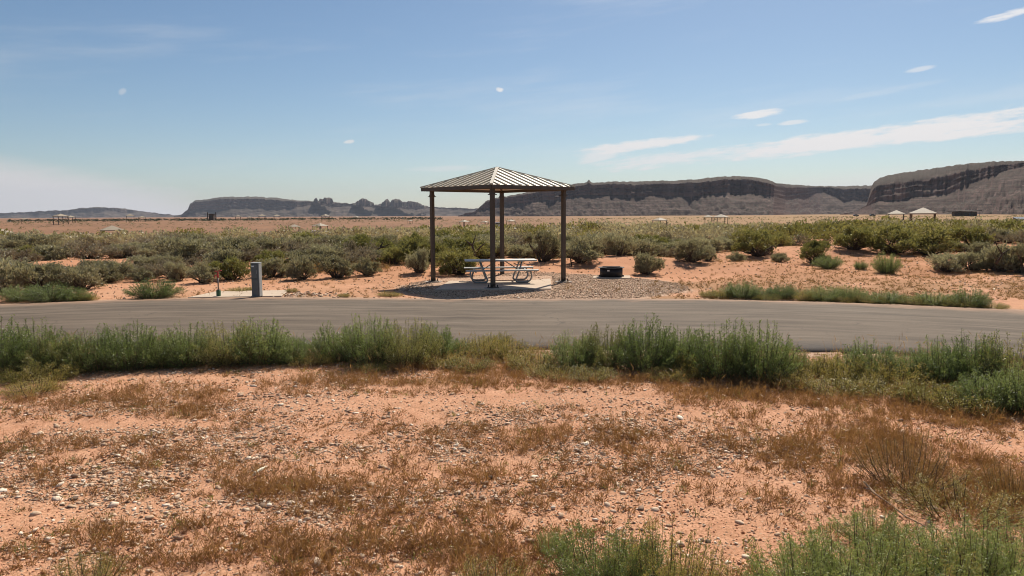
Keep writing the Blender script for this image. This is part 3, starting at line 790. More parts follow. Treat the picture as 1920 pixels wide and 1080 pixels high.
# ------------------------------------------------------------------ picnic shelter
def build_shelter():
    F, B, Lc, Rc = gp(921, 543), gp(943, 518), gp(813, 531), gp(1056, 529.5)
    c = (F + B + Lc + Rc) / 4
    dv = Rc - Lc
    diag = dv.length * 1.01
    side = diag / math.sqrt(2)
    root = link('picnic_shelter', None, None, (c.x, c.y, 0))
    root.rotation_euler = (0, 0, rad(-3.0) + PI / 4)
    tag(root, 'square picnic shelter with a tan ribbed metal hip roof on four brown posts', 'shelter')
    hp = side / 2                      # post half spacing
    h = hp + 0.27                      # roof half side
    ze, zr = 3.22, 3.87
    rise = zr - ze
    # posts
    pm = MB().box((0, 0, 1.58), (0.115, 0.115, 3.12)).mesh('post', M['brown'])
    bp = MB().box((0, 0, 0.055), (0.27, 0.27, 0.022)).mesh('base_plate', M['brown'])
    colm = MB().box((0, 0, 2.93), (0.20, 0.20, 0.025)).box((0, 0, 2.97), (0.135, 0.135, 0.06)).mesh('collar', M['brown'])
    bolt = MB().cyl((0, 0, 0.066), 0.016, 0.07, 8).mesh('anchor_bolt', M['black'])
    gus = MB().box((0, 0, 0), (0.2, 0.015, 0.09)).mesh('gusset', M['brown'])
    ft = MB().cyl((0, 0, -0.15), 0.29, 0.192, 28).mesh('footing', M['footing'])
    for sx, sy in ((-1, -1), (1, -1), (1, 1), (-1, 1)):
        p = link('post', pm, root, (sx * hp, sy * hp, 0))
        link('base_plate', bp, p); link('collar', colm, p)
        for bx in (-1, 1):
            for by in (-1, 1):
                link('anchor_bolt', bolt, p, (bx * 0.1, by * 0.1, 0))
        link('gusset', gus, p, (0, 0, 0.11))
        link('gusset', gus, p, (0, 0, 0.11), PI / 2)
        link('footing', ft, p)
    # roof: hip caps + apex cap
    hc = MB()
    for k in range(4):
        a = PI / 4 + k * PI / 2; r = h * math.sqrt(2)
        hc.beam((r * 1.005 * math.cos(a), r * 1.005 * math.sin(a), ze + 0.025), (0, 0, zr + 0.03), 0.10, 0.04)
    hc.cyl((0, 0, zr + 0.015), 0.10, 0.035, 12, 0.03)
    roof = hc.obj('roof', M['hip'], root)
    n = 12
    w = 2 * h / n
    def Z(y): return ze + (h + y) / h * rise
    for i in range(n):
        x0, x1 = -h + i * w, -h + (i + 1) * w
        y0, y1 = -abs(x0), -abs(x1)
        mb = MB()
        poly = [(x0, -h), (x1, -h)]
        if y1 > -h + 1e-6: poly.append((x1, y1))
        if y0 > -h + 1e-6: poly.append((x0, y0))
        m = len(poly)
        if m >= 3:
            vs = [(x, y, Z(y)) for x, y in poly] + [(x, y, Z(y) - 0.012) for x, y in poly]
            mb.add(vs, [tuple(range(m)), tuple(range(2 * m - 1, m - 1, -1))] + [(k, m + k, m + (k + 1) % m, (k + 1) % m) for k in range(m)])
        # standing rib on the middle of the panel and at its edge
        for xr in (x1,):
            yr = -abs(xr)
            if yr > -h + 0.05:
                a = Vector((xr, -h - 0.01, Z(-h) + 0.018)); b = Vector((xr, yr - 0.02, Z(yr - 0.02) + 0.018))
                mb.beam(a, b, 0.06, 0.040)
        pmesh = mb.mesh('roof_panel', M['roof'])
        for k in range(4):
            link('roof_panel', pmesh, roof, None, k * PI / 2)
    # ceiling lining, eave beams and fascia
    hi = h - 0.10
    cm = MB()
    e0 = ze - 0.035
    cm.add([(-hi, -hi, e0 + 0.02), (hi, -hi, e0 + 0.02), (0, 0, zr - 0.05), (-hi, -hi, e0), (hi, -hi, e0), (0, 0, zr - 0.07)], [(0, 1, 2), (5, 4, 3), (0, 3, 4, 1), (1, 4, 5, 2), (2, 5, 3, 0)])
    cmesh = cm.mesh('ceiling_panel', M['ceiling'])
    fm = MB().box((0, -h + 0.012, ze - 0.05), (2 * h - 0.03, 0.028, 0.115)).mesh('fascia', M['brown'])
    em = MB().box((0, -hp, ze - 0.07), (2 * hp - 0.12, 0.09, 0.085)).mesh('eave_beam', M['brown'])
    for k in range(4):
        link('ceiling_panel', cmesh, roof, None, k * PI / 2)
        link('fascia', fm, roof, None, k * PI / 2)
        link('eave_beam', em, roof, None, k * PI / 2)
    hr = MB()
    for k in range(4):
        a = PI / 4 + k * PI / 2; r = hp * math.sqrt(2)
        hr.beam((r * math.cos(a), r * math.sin(a), ze - 0.06), (0.1 * math.cos(a), 0.1 * math.sin(a), zr - 0.15), 0.06, 0.08)
    hr.obj('hip_rafter', M['brown'], roof)
    return c
SHC = build_shelter()

# concrete pad under the table
def quad_slab(name, corners, z0, z1, mat):
    mb = MB(); n = len(corners)
    mb.add([(p.x, p.y, z1) for p in corners] + [(p.x, p.y, z0) for p in corners],
           [tuple(range(n)), tuple(range(2 * n - 1, n - 1, -1))] + [(k, n + k, n + (k + 1) % n, (k + 1) % n) for k in range(n)])
    return mb.obj(name, mat, None, False, 0.012)
pad = quad_slab('concrete_pad', [gp(815, 544.5), gp(1034, 543), gp(1032, 522.5), gp(850, 523.5)], -0.12, 0.035, M['concrete'])
tag(pad, 'pale concrete slab under the picnic table', 'slab')
pad2 = quad_slab('concrete_pad', [gp(352, 560), gp(528, 557), gp(541, 546), (gp(405, 548.5))], -0.12, 0.04, M['concrete'])
tag(pad2, 'pale concrete pad at the road edge under the utility pedestal', 'slab')

# ------------------------------------------------------------------ picnic table
def build_table():
    a, b = gp(897, 535), gp(976, 533)
    c = (a + b) / 2; c.y += 0.75
    root = link('picnic_table', None, None, (c.x + 0.02, c.y, 0.035)); root.rotation_euler = (0, 0, rad(6))
    tag(root, 'grey metal picnic table with bent tube legs and two benches', 'table')
    ln = 2.42
    for y in (-0.255, 0.0, 0.255):
        MB().box((0, y, 0.735), (ln, 0.245, 0.045)).obj('top_plank', M['alu'], root, False, 0.006)
    for y in (-0.70, 0.70):
        MB().box((0, y, 0.435), (ln, 0.25, 0.045)).obj('seat', M['alu'], root, False, 0.006)
    for s in (-1, 1):
        for sy in (-1, 1):
            y = sy * 0.47
            pts = bend([(s * 0.95, y + sy * 0.18, 0.415), (s * 1.02, y + sy * 0.06, 0.2), (s * 0.93, y, 0.03), (s * 0.45, y, 0.03), (s * 0.60, y, 0.42), (s * 0.70, y - sy * 0.2, 0.712)], 0.12, 5)
            MB().tube(pts, 0.029, 10).obj('leg', M['galv'], root, True)
        MB().beam((s * 0.88, -0.8, 0.395), (s * 0.88, 0.8, 0.395), 0.045, 0.035).obj('seat_support', M['galv'], root)
        MB().beam((s * 0.70, -0.36, 0.697), (s * 0.70, 0.36, 0.697), 0.05, 0.03).obj('top_support', M['galv'], root)
        MB().tube([(s * 0.62, 0, 0.41), (s * 0.15, 0, 0.705)], 0.017, 8).obj('brace', M['galv'], root, True)
        MB().tube([(s * 0.88, -0.5, 0.41), (s * 0.60, -0.47, 0.41), (s * 0.60, 0.47, 0.41), (s * 0.88, 0.5, 0.41)], 0.02, 8).obj('cross_tube', M['galv'], root, True)
build_table()

# ------------------------------------------------------------------ fire ring
def build_fire_ring():
    c = gp(1147, 521)
    root = link('fire_ring', None, None, (c.x, c.y, 0)); root.rotation_euler = (0, 0, rad(-8))
    tag(root, 'black steel campfire ring with a flared rim on a pale base', 'fire ring')
    slab = MB().box((0.0, 0, 0.0), (1.34, 1.10, 0.10)).obj('base_slab', M['concrete'], root, False, 0.012)
    MB().ring((-0.02, 0, 0.05), 0.41, 0.395, 0.33, 48).obj('ring_wall', M['black'], root, True)
    MB().ring((-0.02, 0, 0.375), 0.47, 0.40, 0.015, 48).obj('flange', M['black'], root)
    MB().cyl((-0.02, 0, 0.052), 0.39, 0.06, 24, 0.30).obj('ash_bed', M['ash'], root)
    gr = MB()
    for i in range(7): gr.beam((-0.34, 0.04 + i * 0.045, 0.40), (0.30, 0.04 + i * 0.045, 0.40), 0.012, 0.012)
    gr.beam((-0.34, 0.02, 0.40), (-0.34, 0.34, 0.40), 0.015, 0.015).beam((0.30, 0.02, 0.40), (0.30, 0.34, 0.40), 0.015, 0.015)
    gr.obj('grill', M['black'], root)
    a = rad(-104)
    R3 = Matrix.Rotation(a + PI / 2, 3, 'Z')
    MB().box((-0.02 + 0.414 * math.cos(a), 0.414 * math.sin(a), 0.29), (0.085, 0.006, 0.05), R3).obj('label_plate', M['white'], root)
    for s in (-1, 1):
        MB().box((-0.02 + s * 0.43, 0.0, 0.08), (0.05, 0.04, 0.06)).obj('anchor', M['black'], root)
build_fire_ring()

# ------------------------------------------------------------------ utility pedestal and hydrant
def build_pedestal():
    c = gp(479, 556.5, 0.04)
    root = link('utility_pedestal', None, None, (c.x, c.y + 0.12, 0.04)); root.rotation_euler = (0, 0, rad(-5))
    tag(root, 'slim blue-grey electric hookup pedestal standing on the concrete pad', 'pedestal')
    w, d, h = 0.215, 0.17, 0.94
    MB().box((0, 0, h / 2), (w, d, h)).obj('body', M['pedestal'], root, False, 0.008)
    MB().box((0.004, 0, h + 0.012), (w + 0.035, d + 0.03, 0.024)).obj('cap', M['pedside'], root, False, 0.006)
    MB().box((w / 2 + 0.012, 0, h / 2), (0.022, d + 0.012, h - 0.02)).obj('sunlit_side', M['pedside'], root, False, 0.003)  # right side painted paler, sunlight put into its colour
    up = MB().box((-0.012, -d / 2 - 0.007, 0.715), (w - 0.045, 0.016, 0.39)).obj('door', M['pedestal'], root, False, 0.004)
    MB().box((0.055, -d / 2 - 0.02, 0.70), (0.012, 0.012, 0.10)).obj('latch', M['pedside'], up)
    MB().box((-0.045, -d / 2 - 0.0165, 0.858), (0.075, 0.004, 0.04)).obj('label_plate', M['white'], up)
    MB().box((0, -d / 2 - 0.009, 0.505), (w - 0.004, 0.018, 0.014)).obj('rain_lip', M['pedestal'], root)
    MB().box((0, -d / 2 - 0.005, 0.25), (w - 0.03, 0.012, 0.46)).obj('lower_panel', M['pedestal'], root, False, 0.004)
    MB().box((0, 0, 0.012), (w + 0.03, d + 0.03, 0.024)).obj('foot', M['pedestal'], root)
build_pedestal()

def build_hydrant():
    c = gp(410, 555, 0.04)
    root = link('water_hydrant', None, None, (c.x, c.y, 0.04))
    tag(root, 'thin water hydrant with a red handle and green base beside the pedestal', 'hydrant')
    MB().box((0, 0, 0.085), (0.10, 0.10, 0.17)).obj('base', M['green'], root, False, 0.012)
    MB().cyl((0, 0, 0.17), 0.045, 0.02, 14).obj('base_cap', M['pipe'], root)
    MB().cyl((0, 0, 0.18), 0.019, 0.36, 12).obj('pipe', M['pipe'], root, True)
    hd = MB().cyl((0, 0, 0.53), 0.03, 0.15, 12, 0.024).obj('head', M['red'], root)
    MB().tube(bend([(0.0, -0.02, 0.60), (-0.075, -0.03, 0.60), (-0.085, -0.03, 0.53)], 0.03), 0.016, 8).obj('spout', M['red'], hd, True)
    MB().tube(bend([(0.0, 0, 0.67), (0.0, 0, 0.71), (0.12, -0.02, 0.735)], 0.03), 0.014, 8).tube([(0, 0, 0.70), (-0.085, 0, 0.705)], 0.014, 8).obj('handle', M['red'], root, True)
build_hydrant()

# ------------------------------------------------------------------ leaf geometry
def leaves(C, U, ln, wd, rng):
    """rhombus leaves: base points C, unit directions U"""
    n = len(C)
    r = rng.normal(size=(n, 3)); Wd = np.cross(U, r); Wd /= np.linalg.norm(Wd, axis=1)[:, None] + 1e-9
    ln = np.broadcast_to(ln, (n,))[:, None]; wd = np.broadcast_to(wd, (n,))[:, None]
    V = np.stack([C, C + U * ln * 0.45 + Wd * wd * 0.5, C + U * ln, C + U * ln * 0.45 - Wd * wd * 0.5], 1).reshape(-1, 3)
    i = np.arange(n) * 4
    return V, np.stack([i, i + 1, i + 2, i + 3], 1)
def blades(C, U, ln, wd, rng):
    """triangular blades"""
    n = len(C)
    r = rng.normal(size=(n, 3)); Wd = np.cross(U, r); Wd /= np.linalg.norm(Wd, axis=1)[:, None] + 1e-9
    ln = np.broadcast_to(ln, (n,))[:, None]; wd = np.broadcast_to(wd, (n,))[:, None]
    V = np.stack([C + Wd * wd * 0.5, C - Wd * wd * 0.5, C + U * ln], 1).reshape(-1, 3)
    i = np.arange(n) * 3
    return V, np.stack([i, i + 1, i + 2], 1)
def unit(a): return a / (np.linalg.norm(a, axis=1)[:, None] + 1e-9)

def shrub_meshes(seed, mat, nl, leaf, upright=0.35, tall=0.8, lobes=9, matname='crown', gap=0.42):
    """a desert shrub about 2 units wide: (crown mesh, stem mesh); leaf clumps carried on lobes with gaps between them"""
    rng = np.random.default_rng(seed); rnd = random.Random(seed)
    Ls = []
    for k in range(lobes):
        a = 2 * PI * k / lobes + rng.uniform(-.4, .4); r = rng.uniform(0.10, 0.80) if k else 0
        Ls.append((r * math.cos(a), r * math.sin(a), tall * rng.uniform(0.30, 0.76) * (1 - 0.30 * r), rng.uniform(0.17, 0.40)))
    for k in range(5):
        a = rng.uniform(0, 2 * PI); r = rng.uniform(0.45, 0.78)
        Ls.append((r * math.cos(a), r * math.sin(a), rng.uniform(0.14, 0.26), rng.uniform(0.16, 0.28)))
    lobes = len(Ls)
    per = nl // lobes
    Cs, Us, Ts = [], [], []
    for lx, ly, lz, lr in Ls:
        d = unit(rng.normal(size=(per * 2, 3))); d[:, 2] = np.where(d[:, 2] < -0.35, -d[:, 2], d[:, 2])
        p = d * (lr * rng.uniform(0.55, 1.08, (len(d), 1))) * np.array([1, 1, 0.85]) + np.array([lx, ly, lz])
        keep = (fbm(p[:, 0] * 5.5, p[:, 1] * 5.5, p[:, 2] * 5.5, oct=2, seed=seed) > gap) & (p[:, 2] > 0.04)
        p, d = p[keep][:per], d[keep][:per]
        Cs.append(p); Us.append(d)
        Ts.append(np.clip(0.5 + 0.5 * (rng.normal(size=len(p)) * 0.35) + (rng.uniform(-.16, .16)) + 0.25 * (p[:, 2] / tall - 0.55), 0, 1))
    C = np.concatenate(Cs); U = np.concatenate(Us); T = np.concatenate(Ts)
    U = unit(U * 0.6 + rng.normal(size=U.shape) * 0.45 + np.array([0, 0, upright]))
    V, F = leaves(C, U, leaf * rng.uniform(0.6, 1.3, len(C)), leaf * 0.36, rng)
    # loose sprigs that break the outline
    q = rng.choice(len(C), 260); sd = unit(C[q] - np.array([0, 0, 0.25 * tall]) + rng.normal(size=(260, 3)) * 0.25 + np.array([0, 0, 0.15]))
    ln = rng.uniform(0.10, 0.30, 260)
    V2, F2 = blades(C[q], sd, ln, 0.018, rng)
    m = 7
    P3 = (C[q][:, None, :] + sd[:, None, :] * (ln[:, None] * rng.uniform(0.3, 1.0, (260, m)))[..., None]).reshape(-1, 3)
    U3 = unit(np.repeat(sd, m, axis=0) + rng.normal(size=(260 * m, 3)) * 0.7)
    V3, F3 = leaves(P3, U3, leaf * rng.uniform(0.4, 0.8, 260 * m), leaf * 0.26, rng)
    V = np.concatenate([V, V2, V3]); nv = 4 * len(C)
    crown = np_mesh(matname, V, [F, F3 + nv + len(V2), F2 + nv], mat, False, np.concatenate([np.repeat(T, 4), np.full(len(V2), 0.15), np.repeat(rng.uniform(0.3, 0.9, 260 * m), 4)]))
    st = MB()
    for lx, ly, lz, lr in Ls:
        for q in range(3):
            ex, ey, ez = lx + rnd.uniform(-.6, .6) * lr, ly + rnd.uniform(-.6, .6) * lr, lz + rnd.uniform(-.3, .6) * lr
            b0 = Vector((rnd.uniform(-.10, .10), rnd.uniform(-.10, .10), -0.12))
            m1 = Vector((lx * 0.4 + rnd.uniform(-.10, .10), ly * 0.4 + rnd.uniform(-.10, .10), ez * 0.36))
            m2 = Vector((lx * 0.8 + rnd.uniform(-.10, .10), ly * 0.8 + rnd.uniform(-.10, .10), ez * 0.68))
            st.tube([b0, m1, m2, (ex, ey, ez)], [0.042 if q == 0 else 0.025, 0.028 if q == 0 else 0.018, 0.014, 0.005], 5)
    stem = st.mesh('stem', M['bark'])
    return crown, stem
SAGE = [shrub_meshes(500 + i, M['sage'], 4600, 0.105, 0.4, 0.85 + 0.12 * (i % 3), 8 + i % 4) for i in range(6)]
M['greyshrub'] = leafmat('half_dead_shrub_leaf', [(0.14, 0.105, 0.07), (0.22, 0.17, 0.115), (0.31, 0.25, 0.175), (0.42, 0.35, 0.26)], 0.3)
DRYSH = [shrub_meshes(580 + i, M['greyshrub'], 2400, 0.10, 0.5, 0.8, 8, gap=0.52) for i in range(3)]
GREASE = [shrub_meshes(540 + i, M['grease'], 5200, 0.10, 0.45, 0.95 + 0.15 * (i % 3), 9 + i % 4, gap=0.38) for i in range(6)]

def weed_meshes(seed, mat, stems=110, height=0.85, spread=0.42, leafl=0.036, per=70, base=0.20, name='foliage'):
    """a bushy roadside weed made of many upright leafy stems: (foliage mesh, stem mesh)"""
    rng = np.random.default_rng(seed)
    Cs, Us, Ts = [], [], []
    st = MB()
    for s in range(stems):
        a = rng.uniform(0, 2 * PI); r0 = base * math.sqrt(rng.uniform()); out = rng.uniform(0.05, 1.0) ** 0.7
        h = height * (1.04 - 0.62 * out ** 1.6) * rng.uniform(0.66, 1.1)
        b = np.array([r0 * math.cos(a), r0 * math.sin(a), 0.0])
        a2 = a + rng.uniform(-.7, .7)
        tip = b + np.array([spread * out * math.cos(a2), spread * out * math.sin(a2), h])
        mid = b + (tip - b) * 0.5 + np.array([math.cos(a2), math.sin(a2), 0]) * 0.07 * out + np.array([0, 0, -0.02])
        st.tube([b - np.array([0, 0, .03]), mid, tip], [0.0045, 0.0035, 0.0015], 3)
        # side shoots
        t = rng.uniform(0.04, 1.0, per) ** 0.8
        P = (1 - t)[:, None] ** 2 * b + (2 * t * (1 - t))[:, None] * mid + (t ** 2)[:, None] * tip
        shoot = rng.normal(size=(per, 3)) * (0.078 * (1.10 - t))[:, None]
        P = P + shoot
        D = unit(shoot * 8 + rng.normal(size=(per, 3)) * 0.5 + np.array([0.3 * math.cos(a2), 0.3 * math.sin(a2), 0.30]))
        Cs.append(P); Us.append(D)
        Ts.append(np.clip(rng.uniform(0.0, 0.5) + 0.5 * t + rng.normal(size=per) * 0.13, 0, 1))  # tint rises along the stem: highlight on the tips painted into the colour
    C = np.concatenate(Cs); U = np.concatenate(Us); T = np.concatenate(Ts)
    C[:, 2] = np.maximum(C[:, 2], 0.01)
    V, F = leaves(C, U, leafl * rng.uniform(0.5, 1.3, len(C)), leafl * 0.34, rng)
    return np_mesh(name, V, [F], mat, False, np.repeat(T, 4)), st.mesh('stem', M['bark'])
WEED = [weed_meshes(600 + i, M['thistle'], 170, 0.85, 0.54, 0.034, 92) for i in range(5)]
M['olive'] = leafmat('olive_weed_leaf', [(0.10, 0.105, 0.035), (0.18, 0.18, 0.06), (0.28, 0.26, 0.09), (0.42, 0.36, 0.15)], 0.46)
WEEDG = [weed_meshes(610 + i, M['olive'], 170, 0.85, 0.56, 0.034, 92) for i in range(2)]
WEEDY = [weed_meshes(620 + i, M['yellowweed'], 110, 0.46, 0.34, 0.030, 56, 0.2) for i in range(3)]
M['freshweed'] = leafmat('fresh_weed_leaf', [(0.085, 0.11, 0.030), (0.16, 0.195, 0.055), (0.26, 0.295, 0.088), (0.40, 0.40, 0.15)], 0.46)
WEEDS = [weed_meshes(640 + i, M['freshweed'], 85, 0.75, 0.50, 0.025, 190, 0.24) for i in range(3)]
WEEDM = [weed_meshes(660 + i, M['yellowweed'], 62, 0.62, 0.46, 0.022, 150, 0.26) for i in range(2)]

def place(name, meshes, p, rot, scale, label, cat, group, pn=('crown', 'stem')):
    root = link(name, None, None, p, rot, scale)
    tag(root, label, cat, group)
    link(pn[0], meshes[0], root); link(pn[1], meshes[1], root)
    return root

R = random.Random(7)
# near verge of the road: (px, base y, top y, width px, kind, label)
VERGE = [
    (-25, 703, 596, 150, 0, 'tall dark green roadside weed cut by the left picture edge'),
    (55, 699, 600, 120, 1, 'second green roadside weed clump from the left edge'),
    (100, 702, 622, 110, 2, 'third green roadside weed clump from the left, low and light'),
    (165, 697, 612, 120, 3, 'fourth green roadside weed clump from the left edge'),
    (235, 695, 604, 120, 4, 'fifth green roadside weed clump from the left edge'),
    (300, 690, 616, 100, 0, 'sixth green roadside weed clump from the left, in line with the water hydrant'),
    (352, 688, 607, 110, 1, 'rounded green roadside weed just left of the pedestal'),
    (425, 686, 602, 120, 2, 'tall green roadside weed below the red-handled hydrant'),
    (485, 683, 593, 120, 3, 'tallest green roadside weed in front of the utility pedestal'),
    (545, 682, 627, 90, 4, 'low ragged green weed at the right end of the left clump'),
    (630, 680, 606, 100, 0, 'dark green weed opening the second roadside clump'),
    (690, 684, 590, 120, 1, 'tallest dark green weed of the clump left of the verge gap'),
    (765, 686, 598, 120, 2, 'dark green feathery weed right of the tallest one'),
    (815, 672, 604, 80, 3, 'slender green weed at the left side of the verge gap'),
    (855, 668, 636, 70, 4, 'small fading green weed in the verge gap'),
    (1075, 694, 622, 100, 1, 'broad green weed at the right side of the verge gap'),
    (1140, 693, 608, 110, 2, 'green roadside weed, second after the verge gap'),
    (1215, 700, 594, 130, 3, 'tall dark green weed below the black fire ring'),
    (1275, 698, 610, 100, 4, 'green weed with brown stems right of the tall dark one'),
    (1355, 712, 602, 130, 0, 'dense green weed, lone tall dome right of centre'),
    (1430, 716, 604, 130, 1, 'tall green weed on the right flank of the lone dome'),
    (1490, 708, 650, 90, 2, 'low green weed trailing off beside the right dome'),
    (1640, 712, 638, 110, 3, 'short green weed standing alone against the asphalt edge'),
    (1720, 716, 655, 100, 4, 'low yellow-green weed before the right-hand thicket'),
    (1775, 722, 636, 120, 0, 'dark green weed starting the right-hand thicket'),
    (1838, 728, 624, 130, 1, 'tallest dark green weed of the right-hand thicket'),
    (1905, 735, 628, 130, 2, 'tall green weed at the right picture edge'),
    (1862, 766, 690, 120, 3, 'front green weed spilling forward from the right thicket'),
    (1935, 772, 672, 130, 4, 'front green weed cut by the right picture edge'),
]
for px, by, ty, wpx, v, lab in VERGE:
    p = gp(px, by); hh = (by - ty) / FPX * p.y * 1.02
    p.y += 0.12; w = wpx / FPX * p.y / 0.98
    p.z = gz(p.x, p.y) - 0.01
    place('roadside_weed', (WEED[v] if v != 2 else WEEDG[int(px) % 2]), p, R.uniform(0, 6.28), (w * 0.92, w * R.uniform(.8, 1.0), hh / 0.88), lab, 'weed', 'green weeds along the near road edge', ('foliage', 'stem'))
# low yellowing weeds in the gaps of the verge
LOWY = [(585, 682, 26, 80), (905, 668, 40, 90), (960, 672, 38, 80), (880, 690, 24, 90), (1000, 690, 30, 100), (1040, 705, 26, 90), (930, 650, 28, 60), (1110, 712, 24, 90),
        (1310, 704, 50, 90), (1530, 706, 46, 100), (1580, 712, 48, 100), (1610, 726, 34, 100), (1690, 722, 52, 100), (1560, 735, 30, 100), (1660, 738, 32, 110),
        (1745, 752, 46, 100), (1810, 764, 44, 120), (60, 735, 26, 90), (30, 712, 34, 80), (95, 712, 36, 90), (700, 692, 18, 70), (830, 684, 26, 80), (1480, 722, 36, 90), (1250, 712, 26, 80)]
LZONE = ['in the verge gap below the shelter' if 840 < q[0] < 1130 else ('before the right-hand thicket' if q[0] >= 1130 else 'at the foot of the left weed row') for q in LOWY]
ORD1 = ['first', 'second', 'third', 'fourth', 'fifth', 'sixth', 'seventh', 'eighth', 'ninth', 'tenth', 'eleventh', 'twelfth', 'thirteenth', 'fourteenth']
def rank(keys, xs, i): return ORD1[sum(1 for j in range(len(keys)) if keys[j] == keys[i] and xs[j] < xs[i])]
for i, (px, by, hpx, wpx) in enumerate(LOWY):
    p = gp(px, by); hh = hpx / FPX * p.y; w = wpx / FPX * p.y / 0.72
    p.z = gz(p.x, p.y) - 0.01
    lab = rank(LZONE, [q[0] for q in LOWY], i) + ' low yellow-green weed from the left ' + LZONE[i]
    place('low_weed', WEEDY[i % 3], p, R.uniform(0, 6.28), (w, w, hh / 0.46), lab, 'weed', 'low yellowing weeds on the verge', ('foliage', 'stem'))

# plants low in the right foreground
FRONT = [
    (1130, 1095, 968, 190, 0, 'dense dark green weed at the bottom edge right of centre', 0),
    (1250, 1120, 968, 190, 1, 'olive green weed at the bottom edge beside the dense dark one', 1),
    (1315, 1140, 1030, 150, 2, 'thin yellow-green weed at the bottom edge', 1),
    (1490, 1120, 1000, 170, 0, 'feathery green weed at the bottom edge, left of the corner thicket', 0),
    (1600, 1110, 975, 210, 1, 'green weed in the middle of the corner thicket', 0),
    (1640, 1020, 950, 120, 2, 'pale grey-green weed behind the corner thicket', 0),
    (1740, 1130, 1010, 210, 2, 'broad olive weed of the corner thicket', 1),
    (1860, 1130, 975, 230, 0, 'green weed in the bottom right corner', 0),
    (1540, 1170, 1020, 220, 1, 'green weed mostly below the bottom edge', 0),
    (1800, 960, 893, 210, 0, 'dark olive low weed mat beside the dead twig', 1),
    (1705, 905, 815, 150, 1, 'upright brownish weed standing in the right foreground', 2),
    (930, 1120, 1040, 170, 1, 'sparse yellow weed at the bottom edge, near the centre', 1),
    (1190, 1110, 1000, 150, 1, 'bright green weed squeezed between the dense dark weed and the olive one', 0),
    (1670, 1120, 1000, 200, 0, 'bright green weed in the front of the corner thicket', 0),
    (1800, 1090, 975, 200, 1, 'bright green weed behind the bottom right corner one', 0),
    (1925, 1080, 965, 170, 2, 'green weed cut by the right edge above the bottom corner', 0),
    (1035, 1035, 985, 60, 1, 'single thin green weed sprig left of the dense dark weed', 0),
    (155, 1105, 1035, 150, 1, 'small olive weed at the bottom edge on the left', 1),
    (1905, 930, 850, 110, 0, 'rusty weed at the right picture edge', 2),
]
M['rust'] = leafmat('rusty_weed_leaf', [(0.14, 0.07, 0.026), (0.24, 0.135, 0.05), (0.33, 0.20, 0.08), (0.45, 0.30, 0.13)], 0.32)
WEEDR = [weed_meshes(690 + i, M['rust'], 80, 0.6, 0.5, 0.022, 110, 0.3) for i in range(2)]
for px, by, ty, wpx, v, lab, k in FRONT:
    p = gp(px, by); hh = (by - ty) / FPX * p.y * 1.05; w = wpx / FPX * p.y / 0.95
    p.z = gz(p.x, p.y) - 0.01
    ms = (WEEDS[v % 3], WEEDM[v % 2], WEEDR[v % 2])[k]
    place('foreground_weed', ms, p, R.uniform(0, 6.28), (w, w, hh / (0.75, 0.62, 0.6)[k]), lab, 'weed', 'weeds in the foreground', ('foliage', 'stem'))

# far verge of the road
FARV = [
    (30, 566, 534, 80, 'green verge weed across the road at the left picture edge', 0), (85, 567, 530, 90, 'tall green verge weed across the road, second from the left', 1),
    (132, 566, 538, 60, 'smaller green verge weed across the road, third from the left', 2), (285, 560, 522, 84, 'lone green tuft across the road left of the hydrant', 3),
    (1395, 560, 527, 80, 'green verge weed across the road, first right of the fire ring', 0), (1475, 562, 533, 60, 'small green verge weed across the road, second right of the fire ring', 1),
    (1552, 566, 536, 70, 'green verge weed across the road, third right of the fire ring', 2), (1600, 567, 535, 60, 'green verge weed across the road, fourth right of the fire ring', 4),
    (1670, 570, 545, 80, 'low green verge weed across the road, fifth right of the fire ring', 3), (1760, 574, 548, 80, 'low green verge weed across the road, sixth right of the fire ring', 0),
    (1825, 577, 540, 80, 'last green verge weed across the road near the right edge', 1),
    (1435, 561, 540, 60, 'tiny green verge weed across the road between the first two', 2),
]
for px, by, ty, wpx, lab, v in FARV:
    p = gp(px, by); hh = (by - ty) / FPX * p.y; w = wpx / FPX * p.y / 0.98; p.y += 0.2
    p.z = gz(p.x, p.y) - 0.01
    place('verge_weed', WEED[v], p, R.uniform(0, 6.28), (w, w * .8, hh / 0.85), lab, 'weed', 'green weeds along the far road edge', ('foliage', 'stem'))
LOWF = [(1350, 558, 18, 60), (1330, 556, 12, 50), (1515, 564, 20, 50), (1630, 569, 18, 60), (1710, 572, 18, 60), (1790, 576, 18, 60), (1860, 579, 14, 60), (730, 555, 8, 50), (645, 557, 8, 24), (548, 548, 9, 22), (455, 546, 8, 60), (160, 564, 14, 40), (1440, 563, 14, 50), (1580, 567, 14, 50)]
for i, (px, by, hpx, wpx) in enumerate(LOWF):
    p = gp(px, by); hh = hpx / FPX * p.y; w = wpx / FPX * p.y / 0.72; p.z = gz(p.x, p.y)
    lab = rank([0] * len(LOWF), [q[0] for q in LOWF], i) + ' low weed tuft from the left on the sand just beyond the road'
    place('low_weed', WEEDY[i % 3], p, R.uniform(0, 6.28), (w, w * .7, hh / 0.46), lab, 'weed', 'low weeds beyond the road', ('foliage', 'stem'))

